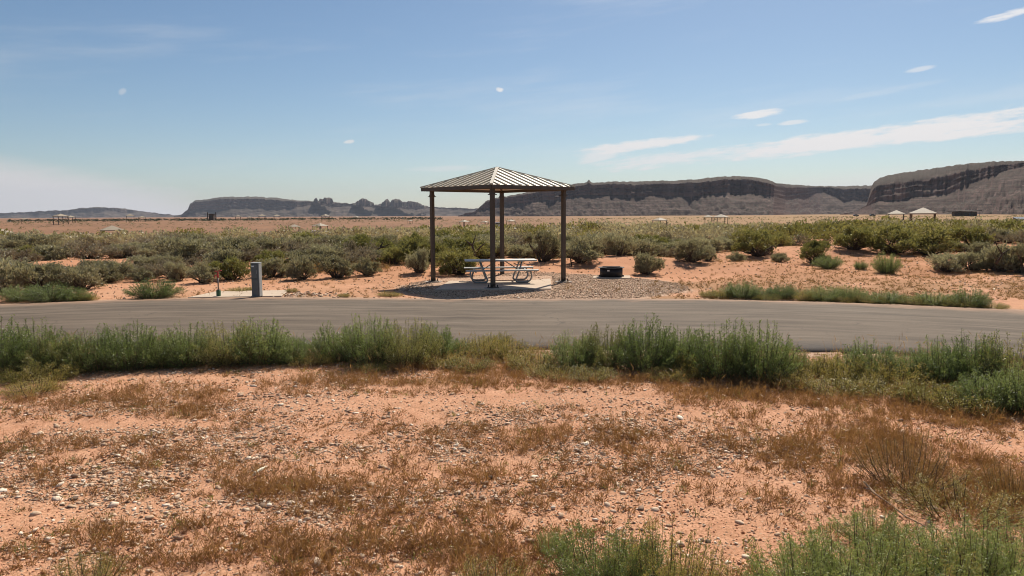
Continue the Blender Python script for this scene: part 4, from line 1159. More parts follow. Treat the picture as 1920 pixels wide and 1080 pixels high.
# ------------------------------------------------------------------ shrubs by name
BIG = [   # px, base y, top y, width px, kind (0 sage, 1 green), variant, label
    (862, 509, 462, 100, 1, 0, 'bright green shrub behind the left half of the picnic table'),
    (1020, 494, 432, 80, 0, 1, 'tall grey-green shrub seen between the rear and right shelter posts'),
    (1090, 492, 440, 80, 0, 2, 'dark sagebrush just right of the right shelter post'),
    (1215, 496, 456, 66, 0, 3, 'round dark sagebrush behind the black fire ring, on its right'),
    (1165, 490, 448, 66, 0, 4, 'dark sagebrush behind the black fire ring, directly above it'),
    (1298, 492, 446, 72, 0, 5, 'grey sagebrush right of the fire ring at the sand edge'),
    (1330, 490, 462, 44, 0, 0, 'small grey sagebrush nestling against a larger one'),
    (1432, 486, 432, 100, 1, 1, 'bright green broad bush on the sand right of the fire ring'),
    (1385, 490, 470, 40, 0, 2, 'small grey bush at the foot of the bright green broad bush'),
    (1465, 492, 474, 36, 0, 3, 'little grey sagebrush on the sand right of the broad green bush'),
    (1535, 478, 428, 70, 1, 2, 'upright green bush above the two small spiky plants'),
    (1610, 474, 430, 90, 1, 3, 'green bush at the left end of the big thicket'),
    (1690, 476, 420, 120, 1, 4, 'large green bush in the middle of the big thicket'),
    (1760, 478, 415, 120, 1, 5, 'large green bush crowning the big thicket'),
    (1830, 470, 420, 110, 1, 0, 'green bush at the right end of the big thicket'),
    (1785, 505, 468, 76, 0, 4, 'silvery sagebrush at the left of the front right row'),
    (1835, 508, 470, 76, 0, 5, 'silvery sagebrush in the middle of the front right row'),
    (1890, 510, 462, 90, 0, 0, 'dark twiggy sagebrush at the right picture edge'),
    (1935, 512, 450, 90, 0, 1, 'tall dark sagebrush cut by the right picture edge'),
    (374, 532, 488, 60, 0, 2, 'dark sagebrush directly behind the hydrant'),
    (425, 512, 470, 76, 1, 3, 'yellow-green bush above the red hydrant handle'),
    (330, 528, 490, 50, 0, 4, 'grey sagebrush left of the hydrant at the sand edge'),
    (505, 515, 475, 70, 0, 5, 'dark twiggy sagebrush just right of the pedestal'),
    (560, 512, 470, 70, 0, 0, 'grey sagebrush above the dry grass right of the pedestal'),
    (625, 500, 455, 76, 0, 1, 'tall grey sagebrush above the dry grass patch'),
    (685, 516, 478, 56, 0, 2, 'pale grey sagebrush at the right end of the dry grass'),
    (735, 500, 466, 60, 1, 4, 'green bush left of the bare sandy gully'),
    (785, 505, 460, 52, 0, 3, 'dark sagebrush beside the left shelter post'),
    (140, 545, 498, 90, 0, 4, 'large dark sagebrush behind the left verge weeds'),
    (60, 548, 490, 110, 0, 5, 'large grey sagebrush at the far left verge'),
    (-10, 552, 488, 110, 0, 0, 'large grey sagebrush cut by the left picture edge'),
    (205, 528, 488, 70, 0, 1, 'low grey sagebrush left of the sandy clearing'),
    (262, 528, 500, 54, 0, 2, 'small twiggy sagebrush above the lone green tuft'),
]
placed = []
for px, by, ty, wpx, k, v, lab in BIG:
    p = gp(px, by); 
    for _ in range(3):                     # settle on the real ground
        z = gz(p.x, p.y); p = gp(px, by, z)
    hh = (by - ty) / FPX * p.y * 1.05; w = wpx / FPX * p.y / 1.85
    p.y += w * 0.5; p.z = gz(p.x, p.y) - 0.02
    ms = (SAGE, GREASE)[k][v]
    tall = [0.85, 0.97, 1.09][v % 3] if k == 0 else [0.95, 1.10, 1.25][v % 3]
    place(('sagebrush', 'greasewood')[k], ms, p, R.uniform(0, 6.28), (w, w * 0.95, hh / tall), lab, 'shrub', 'shrubs at the front of the brush')
    placed.append((p.x, p.y, w * 0.85))
# two spiky little plants on the sand
for px, by, ty, wpx, lab in [(1662, 503, 464, 44, 'upright dark green plant with stiff stems on the bare sand'), (1553, 500, 474, 46, 'low dark green spiky plant on the bare sand'), (1614, 500, 484, 24, 'smallest green sprig between the two spiky plants')]:
    p = gp(px, by); p = gp(px, by, gz(p.x, p.y)); p.z = gz(p.x, p.y)
    hh = (by - ty) / FPX * p.y; w = wpx / FPX * p.y / 0.98
    place('spiky_plant', WEED[0], p, R.uniform(0, 6.28), (w, w, hh / 0.85), lab, 'plant', None, ('foliage', 'stem'))

# ------------------------------------------------------------------ the brush belt
FRONTX = [(-300, 22.5), (0, 22.6), (150, 23.0), (200, 25.5), (330, 26.5), (400, 27.5), (520, 29), (700, 29.5), (830, 31), (1000, 34), (1150, 35), (1320, 36.5), (1420, 40), (1520, 43), (1600, 45), (1740, 42), (1780, 33.5), (1950, 31), (2300, 30)]
PX_LAB = [(-400, 190, 'at the far left'), (190, 470, 'behind the hydrant'), (470, 640, 'behind the pedestal'), (640, 815, 'left of the shelter'), (815, 1065, 'between the shelter posts'),
          (1065, 1290, 'behind the fire ring'), (1290, 1520, 'right of the fire ring'), (1520, 1740, 'above the bare red sand'), (1740, 2400, 'in the right-hand thicket')]
rng = np.random.default_rng(77)
cand = []
tries = 0
PL = np.zeros((4000, 3)); npl = len(placed); PL[:npl] = placed
GAPR = rng.uniform(0, 1, 4)
while tries < 60000 and len(cand) < 2600:
    tries += 1
    d = 24 + (rng.uniform() ** 0.75) * 108
    px = rng.uniform(-80, 2000)
    f = np.interp(px, *zip(*FRONTX))
    if d < f + 0.6: continue
    lim = np.interp(px, [-100, 400, 700, 1000, 1500, 1700, 2000], [80, 82, 100, 112, 100, 104, 108])
    if d > lim: continue
    x = (px - 960) / FPX * d
    if 742 < px < 770 and d < 45: continue
    w = rng.uniform(0.62, 1.2) * (1.0 if d > 30 else 0.85) * float(np.interp(px, [1400, 1560, 1900], [1.0, 1.15, 1.1]))
    ok = True
    q = PL[:npl]
    ok = not np.any((q[:, 0] - x) ** 2 + ((q[:, 1] - d) * 0.9) ** 2 < ((q[:, 2] + w) * 0.50) ** 2)
    if not ok: continue
    if float(fbm(np.array([x / 6.0]), np.array([d / 6.0]), oct=3, seed=61)[0]) < 0.385: continue
    PL[npl] = (x, d, w); npl += 1; cand.append((d, px, x, w))
cand.sort()
def kind_at(px, d):
    g = np.interp(px, [0, 500, 900, 1300, 1500, 1900], [0.28, 0.34, 0.42, 0.42, 0.62, 0.62]) + 0.002 * (d - 35) - 0.05
    x = (px - 960) / FPX * d
    return 1 if float(vn(np.array([x / 4.0]), np.array([d / 4.0]), 0, 71)[0]) * 0.6 + rng.uniform() * 0.4 < g else 0
NEAR_N = 262
ORD = ['first', 'second', 'third', 'fourth', 'fifth', 'sixth', 'seventh', 'eighth', 'ninth', 'tenth', 'eleventh', 'twelfth', 'thirteenth', 'fourteenth', 'fifteenth', 'sixteenth', 'seventeenth', 'eighteenth', 'nineteenth', 'twentieth']
def ordinals(keys, xs):
    """place from the left among the things that share a key"""
    out = [None] * len(keys)
    for key in set(keys):
        ids = sorted([i for i in range(len(keys)) if keys[i] == key], key=lambda i: xs[i])
        for r_, i in enumerate(ids): out[i] = (ORD[min(r_, len(ORD) - 1)], len(ids))
    return out
near = cand[:NEAR_N]
zn = gz_np(np.array([c[2] for c in near]), np.array([c[0] for c in near]))
NK = [kind_at(px, d) for d, px, x, w in near]
def key_of(c, k):
    d, px, x, w = c
    zone = [t_ for a_, b_, t_ in PX_LAB if a_ <= px < b_][0]
    row = 'front rows' if d < 34 else ('middle rows' if d < 40 else 'rear rows')
    size = 'small' if w < 0.78 else ('large' if w > 1.05 else 'mid-sized')
    return (size, ('grey sagebrush', 'yellow-green greasewood')[k], row, zone)
NKEY = [key_of(c, k) for c, k in zip(near, NK)]
NORD = ordinals(NKEY, [c[1] for c in near])
for i, (d, px, x, w) in enumerate(near):
    k = NK[i]; v = int(rng.integers(0, 6))
    hs = w * rng.uniform(0.80, 1.12)
    size, sp, row, zone = NKEY[i]; od, cnt = NORD[i]
    lab = (('only ' if cnt == 1 else od + ' ') + size + ' ' + sp + ('' if cnt == 1 else ' from the left') + ' in the ' + row + ' ' + zone)
    place(('sagebrush', 'greasewood')[k], (DRYSH[v % 3] if (k == 0 and v < 3) else (SAGE, GREASE)[k][v]), (x, d, zn[i] - 0.03), float(rng.uniform(0, 6.28)), (w * rng.uniform(.8, 1.25), w * rng.uniform(.8, 1.25), hs), lab, 'shrub', 'shrubs of the brush ' + zone)

def bake_shrubs(items, name, label, mat_k, nl_near, nl_far):
    Vs, Fs, Ts, off = [], [], [], 0
    zz = gz_np(np.array([c[2] for c in items]), np.array([c[0] for c in items]))
    for ii, (d, px, x, w) in enumerate(items):
        nl = int(np.interp(d, [45, 130], [nl_near, nl_far]))
        nb = 6
        C0 = np.stack([rng.uniform(-.6, .6, nb) * w, rng.uniform(-.6, .6, nb) * w, rng.uniform(.35, .75, nb) * w], 1)
        k = rng.integers(0, nb, nl)
        dr = unit(rng.normal(size=(nl, 3))); dr[:, 2] = np.where(dr[:, 2] < -0.2, -dr[:, 2], dr[:, 2])
        P = C0[k] + dr * (0.40 * w * rng.uniform(.6, 1.05, (nl, 1)))
        P[:, 2] = np.maximum(P[:, 2], 0.03)
        U = unit(dr * 0.5 + rng.normal(size=(nl, 3)) * 0.5 + np.array([0, 0, 0.4]))
        s = np.interp(d, [45, 130], [0.17, 0.30]) * w / 0.9
        V, F = leaves(P + np.array([x, d, zz[ii] - 0.02]), U, s * rng.uniform(.6, 1.2, nl), s * 0.48, rng)
        Vs.append(V); Fs.append(F + off); off += len(V)
        Ts.append(np.repeat(np.clip(rng.uniform(.05, .7) + rng.normal(size=nl) * 0.14 + 0.35 * (P[:, 2] / w - 0.7), 0, 1), 4))  # tint kept low to stand in for the self-shadow these sparse crowns lack
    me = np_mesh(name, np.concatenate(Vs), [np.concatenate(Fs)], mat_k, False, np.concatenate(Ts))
    tag(link(name, me), label, None, None, 'stuff')
rest = cand[NEAR_N:]
kinds = [kind_at(px, d) for d, px, x, w in rest]
bake_shrubs([c for c, k in zip(rest, kinds) if k == 0], 'distant_sagebrush', 'mass of grey sagebrush receding towards the plain', M['sage'], 140, 52)
bake_shrubs([c for c, k in zip(rest, kinds) if k == 1], 'distant_greasewood', 'mass of yellow-green brush receding towards the plain', M['grease'], 155, 56)

# scattered scrub on the plain and the dark line of trees beyond it
def bake_dots(name, label, pts, size, nl, mat, leafk=0.5):
    n = len(pts)
    sz = np.repeat(size, nl); base = np.repeat(pts, nl, axis=0)
    dr = unit(rng.normal(size=(n * nl, 3))); dr[:, 2] = np.abs(dr[:, 2])
    P = base + dr * (sz * rng.uniform(.5, 1.0, n * nl))[:, None] * np.array([1, 1, 0.85])
    U = unit(dr + rng.normal(size=dr.shape) * 0.5)
    V, F = leaves(P, U, sz * leafk * rng.uniform(.7, 1.3, n * nl), sz * leafk * 0.6, rng)
    T = np.repeat(np.clip(rng.uniform(.1, .8, n).repeat(nl) + rng.normal(size=n * nl) * .12, 0, 1), 4)
    tag(link(name, np_mesh(name, V, [F], mat, False, T)), label, None, None, 'stuff')
n = 6500
d = 105 + rng.uniform(0, 1, n) ** 1.3 * 480; px = rng.uniform(-60, 1980, n); x = (px - 960) / FPX * d
keep = fbm(x / 30, d / 30, oct=3, seed=81) > 0.44
x, d = x[keep], d[keep]
bake_dots('plain_scrub', 'sparse low scrub dotted over the open plain', np.stack([x, d, gz_np(x, d)], 1), rng.uniform(0.25, 0.75, len(x)), 12, M['farveg'], 0.62)
n = 900
px = rng.uniform(20, 830, n); d = rng.uniform(560, 900, n); x = (px - 960) / FPX * d
keep = fbm(px / 40.0, d / 60, oct=3, seed=83) > 0.36
x, d = x[keep], d[keep]
bake_dots('treeline', 'dark line of far trees at the foot of the left mesa', np.stack([x, d, gz_np(x, d)], 1), rng.uniform(0.9, 2.0, len(x)), 26, M['fartree'])

# dead wood among the shrubs
def snag(px, py, pts, r, label):
    p = gp(px, py); 
    for _ in range(3): p = gp(px, py, gz(p.x, p.y))
    root = link('dead_branch', None, None, p); tag(root, label, 'branch', None)
    for j, line in enumerate(pts):
        MB().tube(line, [r * (1 - 0.75 * i / (len(line) - 1)) * (1 if j == 0 else 0.6) for i in range(len(line))], 7).obj('trunk' if j == 0 else 'branch', M['deadwood'], root, True)
snag(676, 492, [[(0, 0, -.05), (.2, .1, .2), (.45, .1, .36), (.8, .2, .62), (.95, .2, .85)], [(.45, .1, .36), (.35, 0, .55), (.38, 0, .72)], [(.8, .2, .62), (1.05, .1, .66), (1.25, .1, .8)]], 0.08, 'dark leaning dead trunk among the shrubs left of the shelter')
snag(1072, 497, [[(0, 0, -.05), (-.05, 0, .25), (.1, 0, .45), (.3, 0, .48)], [(.1, 0, .45), (.15, 0, .62)], [(0, 0, .1), (.25, -.1, .15), (.5, -.1, .32)]], 0.035, 'curled dead branch on the sand beside the right shelter post')
snag(888, 492, [[(0, 0, -.05), (.05, 0, .4), (-.05, .1, .7), (.1, .1, 1.15)], [(.05, 0, .4), (.3, 0, .65), (.55, .1, .85)], [(-.05, .1, .7), (-.35, .1, .95)]], 0.075, 'gnarled dark trunk behind the front shelter post')
snag(1868, 492, [[(0, 0, -.05), (.2, 0, .3), (.55, 0, .55)], [(.2, 0, .3), (.0, 0, .6), (-.1, 0, .85)]], 0.045, 'bare dark branch in the sagebrush near the right edge')

# ------------------------------------------------------------------ loose stones, stuff
ICO_V = None
def ico():
    t = (1 + 5 ** 0.5) / 2
    V = np.array([(-1, t, 0), (1, t, 0), (-1, -t, 0), (1, -t, 0), (0, -1, t), (0, 1, t), (0, -1, -t), (0, 1, -t), (t, 0, -1), (t, 0, 1), (-t, 0, -1), (-t, 0, 1)], float)
    V /= np.linalg.norm(V[0])
    F = np.array([(0, 11, 5), (0, 5, 1), (0, 1, 7), (0, 7, 10), (0, 10, 11), (1, 5, 9), (5, 11, 4), (11, 10, 2), (10, 7, 6), (7, 1, 8), (3, 9, 4), (3, 4, 2), (3, 2, 6), (3, 6, 8), (3, 8, 9), (4, 9, 5), (2, 4, 11), (6, 2, 10), (8, 6, 7), (9, 8, 1)])
    return V, F
def octa():
    V = np.array([(1, 0, 0), (0, 1, 0), (-1, 0, 0), (0, -1, 0), (0, 0, 1), (0, 0, -.6)], float)
    F = np.array([(0, 1, 4), (1, 2, 4), (2, 3, 4), (3, 0, 4), (1, 0, 5), (2, 1, 5), (3, 2, 5), (0, 3, 5)])
    return V, F
def stones(name, label, x, y, z, s, tint, base, flat=(0.25, 0.55)):
    bV, bF = base; n = len(x); k = len(bV)
    J = bV[None] * rng.uniform(0.72, 1.2, (n, k, 1))
    J = J * np.stack([rng.uniform(.8, 1.35, n), rng.uniform(.6, 1.0, n), rng.uniform(*flat, n)], 1)[:, None, :]
    a = rng.uniform(0, 2 * PI, n); ca, sa = np.cos(a)[:, None], np.sin(a)[:, None]
    tl = rng.normal(size=n)[:, None] * 0.25
    X = J[..., 0] * ca - J[..., 1] * sa; Y = J[..., 0] * sa + J[..., 1] * ca; Zz = J[..., 2] + tl * J[..., 0]
    V = np.stack([X * s[:, None] + x[:, None], Y * s[:, None] + y[:, None], Zz * s[:, None] + (z + s * 0.16)[:, None]], 2).reshape(-1, 3)
    F = (bF[None] + (np.arange(n) * k)[:, None, None]).reshape(-1, 3)
    me = np_mesh(name, V, [F], M['stone'], False, np.repeat(tint, k))
    return tag(link(name, me), label, None, None, 'stuff')
def fore_points(n, dens, y0=4.2, y1=12.4, seed=0):
    r = np.random.default_rng(seed)
    y = (y0 ** 0.4 + r.uniform(0, 1, n) * (y1 ** 0.4 - y0 ** 0.4)) ** (1 / 0.4)
    x = r.uniform(-0.78, 0.78, n) * y
    k = r.uniform(0, 1, n) < dens(x, y)
    k &= y < road_near(x) - 0.12
    return x[k], y[k]
x, y = fore_points(78000, gravel_density, seed=91)
sz = np.clip(rng.lognormal(math.log(0.0118), 0.48, len(x)), 0.006, 0.042); tn = np.clip(rng.normal(0.55, 0.26, len(x)), 0, 1); big_ = sz > 0.0145
stones('gravel', 'pale and dark angular stones strewn over the red sand foreground', x[big_], y[big_], gz_np(x[big_], y[big_]), sz[big_], tn[big_], ico())
stones('fine_gravel', 'smaller stone chips filling in between the larger foreground gravel', x[~big_], y[~big_], gz_np(x[~big_], y[~big_]), sz[~big_], tn[~big_], octa(), (0.4, 0.8))
x, y = fore_points(62000, lambda a, b: gravel_density(a, b) * 0.8 + 0.1, seed=92)
stones('pebbles', 'small pebbles and grit scattered over the red sand foreground', x, y, gz_np(x, y), np.clip(rng.lognormal(math.log(0.006), 0.35, len(x)), 0.003, 0.014), np.clip(rng.normal(0.5, 0.26, len(x)), 0, 1), octa(), (0.5, 0.9))
n = 27000
r = np.sqrt(rng.uniform(0, 1, n)); a = rng.uniform(0, 2 * PI, n)
x = 1.0 + 4.6 * r * np.cos(a); y = 24.0 + 4.1 * r * np.sin(a)
k = (y > road_far(x) + 0.05)
pxx = 960 + FPX * x / y; pyy = 403 + FPX * CAMH / y
k &= ~((pxx > 812) & (pxx < 1036) & (pyy < 545) & (pyy > 521.5))
x, y = x[k], y[k]
stones('pad_gravel', 'grey-brown crushed gravel spread round the shelter and fire ring', x, y, gz_np(x, y), np.clip(rng.lognormal(math.log(0.0155), 0.42, len(x)), 0.008, 0.05), np.clip(rng.normal(0.45, 0.22, len(x)), 0, 1), octa(), (0.5, 0.9))
x, y = fore_points(38000, lambda a, b: 0.25 + 0.6 * fbm(a / 0.5, b / 0.5, oct=3, seed=99), seed=98)
def soilmat():
    m, t, o = newmat('red_soil_clod')
    c = ramp(t, attr(t, 'tint'), [(0.0, (0.34, 0.15, 0.078)), (0.5, (0.54, 0.26, 0.142)), (1.0, (0.68, 0.36, 0.21))])
    principled(t, o, c, 0.95, 0, None, 0.1); return m
M['soil'] = soilmat()
so = stones('soil_crumbs', 'crumbs and small clods of red soil over the foreground', x, y, gz_np(x, y), np.clip(rng.lognormal(math.log(0.0075), 0.45, len(x)), 0.004, 0.024), rng.uniform(0, 1, len(x)), octa(), (0.4, 0.8))
so.data.materials.clear(); so.data.materials.append(M['soil'])
# rubble by the pedestal pad and clods on the far sand
n = 260
c = gp(565, 553); x = c.x + rng.normal(size=n) * 0.55; y = c.y + rng.normal(size=n) * 0.35
k = y > road_far(x) + 0.1
x, y = x[k], y[k]
stones('rubble', 'broken stones heaped beside the pedestal pad at the road edge', x, y, gz_np(x, y), rng.uniform(0.02, 0.07, len(x)), np.clip(rng.normal(0.45, 0.2, len(x)), 0, 1), ico())
n = 7000
px = rng.uniform(-40, 1960, n); d = rng.uniform(19.5, 44, n); x = (px - 960) / FPX * d
k = (d > road_far(x) + 0.1) & (fbm(x / 2.0, d / 2.0, oct=3, seed=87) > 0.46)
x, y = x[k], d[k]
stones('sand_clods', 'small clods and stones on the bare sand beyond the road', x, y, gz_np(x, y), rng.uniform(0.012, 0.05, len(x)), np.clip(rng.normal(0.36, 0.16, len(x)), 0, 1), octa(), (0.5, 0.9))

# ------------------------------------------------------------------ dry weeds
def tufts(name, label, x, y, hmin, hmax, nb, mat, splay, wd, tshift=0.0, pix=True):
    n = len(x)
    h = rng.uniform(hmin, hmax, n); hb = np.repeat(h, nb)
    base = np.repeat(np.stack([x, y, gz_np(x, y) - 0.004], 1), nb, axis=0)
    U = unit(np.stack([rng.normal(size=n * nb) * splay, rng.normal(size=n * nb) * splay, np.abs(rng.normal(1.0, .25, n * nb)) + .15], 1))
    base = base + np.stack([rng.normal(size=n * nb), rng.normal(size=n * nb), 0 * hb], 1) * (hb * 0.22)[:, None]
    ln = hb * rng.uniform(.45, 1.1, n * nb)
    # side twigs on a third of the blades
    V, F = blades(base, U, ln, wd * rng.uniform(.7, 1.4, n * nb), rng)
    tq = np.clip(np.repeat(rng.uniform(.15, .75, n), nb) + rng.normal(size=n * nb) * .13 + tshift, 0, 1)
    m = n * nb // 2
    idx = rng.choice(n * nb, m, replace=False)
    B2 = base[idx] + U[idx] * (ln[idx] * rng.uniform(.25, .85, m))[:, None]
    U2 = unit(U[idx] * .6 + rng.normal(size=(m, 3)) * .6)
    V2, F2 = leaves(B2, U2, ln[idx] * 0.32 + .004, wd * 1.9, rng)
    me = np_mesh(name, np.concatenate([V, V2]), [F, F2 + len(V)], mat, False, np.concatenate([np.repeat(tq, 3), np.repeat(np.clip(tq[idx] + .08, 0, 1), 4)]))
    return tag(link(name, me), label, None, None, 'stuff')
x, y = fore_points(34000, lambda a, b: weed_density(a, b) * 0.95, seed=93)
tufts('dry_weeds', 'dried rusty brown weeds covering much of the sandy foreground', x, y, 0.03, 0.12, 12, M['dry'], 0.85, 0.0048)
x, y = fore_points(9000, lambda a, b: np.clip(weed_density(a, b) - 0.26 + 0.08 * sstep(1.2, 3.2, a), 0, 1) * (weed_density(a, b) > 0.12), seed=94)
tufts('tall_dry_weeds', 'taller tangled brown weeds in the thick patches of the foreground', x, y, 0.12, 0.26, 20, M['dry'], 0.6, 0.0045, 0.05)
x, y = fore_points(2600, lambda a, b: 0.35 * fbm(a / 0.9, b / 0.9, oct=3, seed=97) ** 2 + 0.2 * weed_density(a, b), seed=95)
tufts('green_sprigs', 'small olive green sprigs among the dry foreground weeds', x, y, 0.04, 0.13, 12, M['yellowweed'], 0.7, 0.005)
# dead stalks standing among and in front of the roadside weeds
n = 900
px = rng.uniform(-20, 1940, n); x = (px - 960) / FPX * 11.6; y = road_near(x) - 0.25 - np.abs(rng.normal(size=n)) * 0.75
k = (fbm(px / 90.0, 0 * px, oct=3, seed=131) > 0.42) & (y > 8.8)
tufts('dead_stalks', 'pale dead stalks standing among the green roadside weeds', x[k], y[k], 0.14, 0.5, 7, M['straw'], 0.35, 0.005)
# orange-yellow dead grass on the far sand
n = 17000
px = rng.uniform(-40, 1960, n); d = 19.5 + 36 * rng.uniform(0, 1, n) ** 1.2; x = (px - 960) / FPX * d
f = np.interp(px, *zip(*FRONTX))
dens = np.clip((fbm(x / 2.2, d / 2.2, oct=4, seed=41) - 0.36) * 3.2, 0, 1) * (0.35 + 0.65 * sstep(1180, 1320, px)) + 0.4 * sstep(1180, 1320, px)
k = (d > road_far(x) + 0.15) & (rng.uniform(0, 1, n) < dens) & ~((px > 800) & (px < 1050) & (d < 28.5))
x, y = x[k], d[k]
tufts('dead_grass', 'rusty dead grass in bands on the sand beyond the road', x, y, 0.05, 0.17, 9, M['rust'], 0.9, 0.011, 0.05)
n = 420
px = 625 + rng.normal(size=n) * 42; d = 29.6 + rng.normal(size=n) * 0.55; x = (px - 960) / FPX * d
tufts('straw_grass', 'pale straw-coloured dry grass patch below the shrubs behind the pedestal', x, d, 0.18, 0.42, 14, M['straw'], 0.4, 0.012)

# ------------------------------------------------------------------ single small things in the foreground
def stick(px, py, dx, dy, label):
    p = gp(px, py); p.z = gz(p.x, p.y) + 0.045
    mb = MB()
    a = Vector((0, 0, 0)); 
    mb.tube([(-dx, -dy, -0.02), (-dx * .4, -dy * .4, 0.0), (dx * .3, dy * .3, 0.012), (dx, dy, 0.02)], [0.005, 0.018, 0.015, 0.004], 7)
    o = mb.obj('wood_splinter', M['bone'], None); o.location = p
    tag(o, label, 'wood')
stick(486, 893, 0.045, 0.085, 'bleached pale wood splinter lying on the gravel in the left foreground')
stick(1864, 545, 0.06, 0.12, 'small white stick on the sand beyond the road at the right')
def twig(label, pts, r):
    P = []
    for px, py in pts:
        q = gp(px, py); P.append(Vector((q.x, q.y, gz(q.x, q.y) + 0.03)))
    c = P[0].copy()
    o = MB().tube([q - c for q in P], [r * (1 - .7 * i / (len(P) - 1)) for i in range(len(P))], 6).obj('dead_twig', M['twig'], None, True)
    o.location = c; tag(o, label, 'twig')
    return o
twig('long thin dead twig lying on the sand in the right foreground', [(1620, 908), (1640, 928), (1668, 948), (1700, 975), (1726, 988), (1752, 1004)], 0.010)
STN = [(1037, 953, .028, 'round white stone casting a shadow on bare sand low in the centre'), (912, 908, .03, 'brown-grey stone standing on the sand, lower centre'), (505, 952, .034, 'pale blocky stone, largest of the left foreground gravel'),
       (310, 970, .026, 'grey rounded stone on the bare sand strip at lower left'), (212, 945, .03, 'flat pale stone in the lower left gravel'), (870, 998, .028, 'white flat stone near the bottom, left of the green weed'),
       (1052, 835, .022, 'dark brown cobble in the middle of the foreground'), (280, 757, .028, 'pale flat stone below the left roadside weeds'), (1640, 865, .03, 'dark stone beside the upright brown weed'), (140, 893, .035, 'dark brown flat rock in the left foreground')]
iv, if_ = ico()
for i, (px, py, s, lab) in enumerate(STN):
    p = gp(px, py); rr = np.random.default_rng(900 + i)
    V = iv * rr.uniform(.8, 1.12, (12, 1)) * np.array([1.25, .9, .7]) * s
    me = np_mesh('stone', V, [if_], M['stone'], False, np.full(12, 0.12 if 'dark' in lab else (0.95 if ('white' in lab or 'pale' in lab) else 0.5)))
    o = link('stone', me, None, (p.x, p.y, gz(p.x, p.y) + s * .45), rr.uniform(0, 6.28))
    sub = o.modifiers.new('round', 'SUBSURF'); sub.levels = 1; sub.render_levels = 1
    tag(o, lab, 'stone', 'larger stones in the foreground')

# ------------------------------------------------------------------ far shelters and camp things
def far_shelter_meshes():
    h, ze, zr = 1.85, 2.75, 3.6
    rf = MB()
    rf.add([(-h, -h, ze), (h, -h, ze), (h, h, ze), (-h, h, ze), (0, 0, zr), (-h, -h, ze - .14), (h, -h, ze - .14), (h, h, ze - .14), (-h, h, ze - .14)],
           [(0, 1, 4), (1, 2, 4), (2, 3, 4), (3, 0, 4), (0, 5, 6, 1), (1, 6, 7, 2), (2, 7, 8, 3), (3, 8, 5, 0), (8, 7, 6, 5)])
    return rf.mesh('roof', M['farroof']), MB().box((0, 0, 1.4), (.17, .17, 3.0)).mesh('post', M['brown'])
FR, FP = far_shelter_meshes()
FARS = [  # px, roof peak py, roof width px, label, dark
    (210, 422, 44, 'cream-roofed shelter standing alone in the left brush'),
    (552, 420.5, 24, 'cream shelter roof just above the brush, left of its white van'),
    (600, 418, 26, 'cream shelter roof behind the white van'),
    (870, 412, 18, 'small far shelter with posts seen left inside the near shelter'),
    (909, 414, 14, 'tiny far shelter roof close to the front shelter post'),
    (958, 411.5, 16, 'tiny far shelter roof seen right of the rear shelter post'),
    (1237, 408, 25, 'small cream-roofed shelter on the plain above the fire ring'),
    (1352, 401.5, 28, 'cream-roofed shelter on the plain at the edge of the green brush'),
    (1328, 403, 18, 'dull tiny shelter roof tucked behind a brighter one on the plain'),
    (1681, 394, 34, 'smaller of the two cream-roofed shelters above the right thicket'),
    (1731, 389, 54, 'larger of the two cream-roofed shelters above the right thicket'),
    (113, 400.5, 24, 'far shelter on the left skyline, leftmost with visible posts'),
    (132, 404, 16, 'far shelter close right of the leftmost skyline one'),
    (244, 401, 17, 'far shelter below the top of the low ridge'),
    (266, 405, 13, 'tiny far shelter right of the one below the ridge'),
    (46, 408, 14, 'tiny far shelter nearest the left picture edge'),
    (446, 402, 12, 'tiny far shelter at the left under the flat mesa'),
    (468, 405.5, 10, 'tiny far shelter, second under the flat mesa'),
    (491, 399, 14, 'tiny far shelter standing highest under the flat mesa'),
    (519, 402, 13, 'tiny far shelter at the right under the flat mesa'),
    (610, 401.5, 14, 'tiny far shelter below the castle-like rock fin'),
    (668, 405, 12, 'tiny far shelter below the rounded rock fin'),
    (769, 412, 9, 'tiny far shelter just left of the left shelter post'),
    (-4, 427, 44, 'brown roof edge of a shelter cut by the left picture edge'),
]
for i, (px, py, w, lab) in enumerate(FARS):
    v = ray(px, py)
    ds = np.linspace(90, 620, 266); k = np.maximum(w / FPX * ds / 4.3, 0.55)
    xs_ = v.x / v.y * ds
    mis = np.abs(CAMH + v.z / v.y * ds - 3.6 * k - gz_np(xs_, ds)) + 0.5 * np.abs(np.log(k))
    j = int(np.argmin(mis)); d, sc_, x = float(ds[j]), float(k[j]), float(xs_[j])
    zb = gz(x, d)
    root = link('picnic_shelter', None, None, (x, d, zb)); root.rotation_euler = (0, 0, R.uniform(0.25, 1.2)); root.scale = (sc_,) * 3
    tag(root, lab, 'shelter', 'far picnic shelters')
    link('roof', FR, root)
    for sx in (-1, 1):
        for sy in (-1, 1):
            link('post', FP, root, (sx * 1.55, sy * 1.55, -0.1))

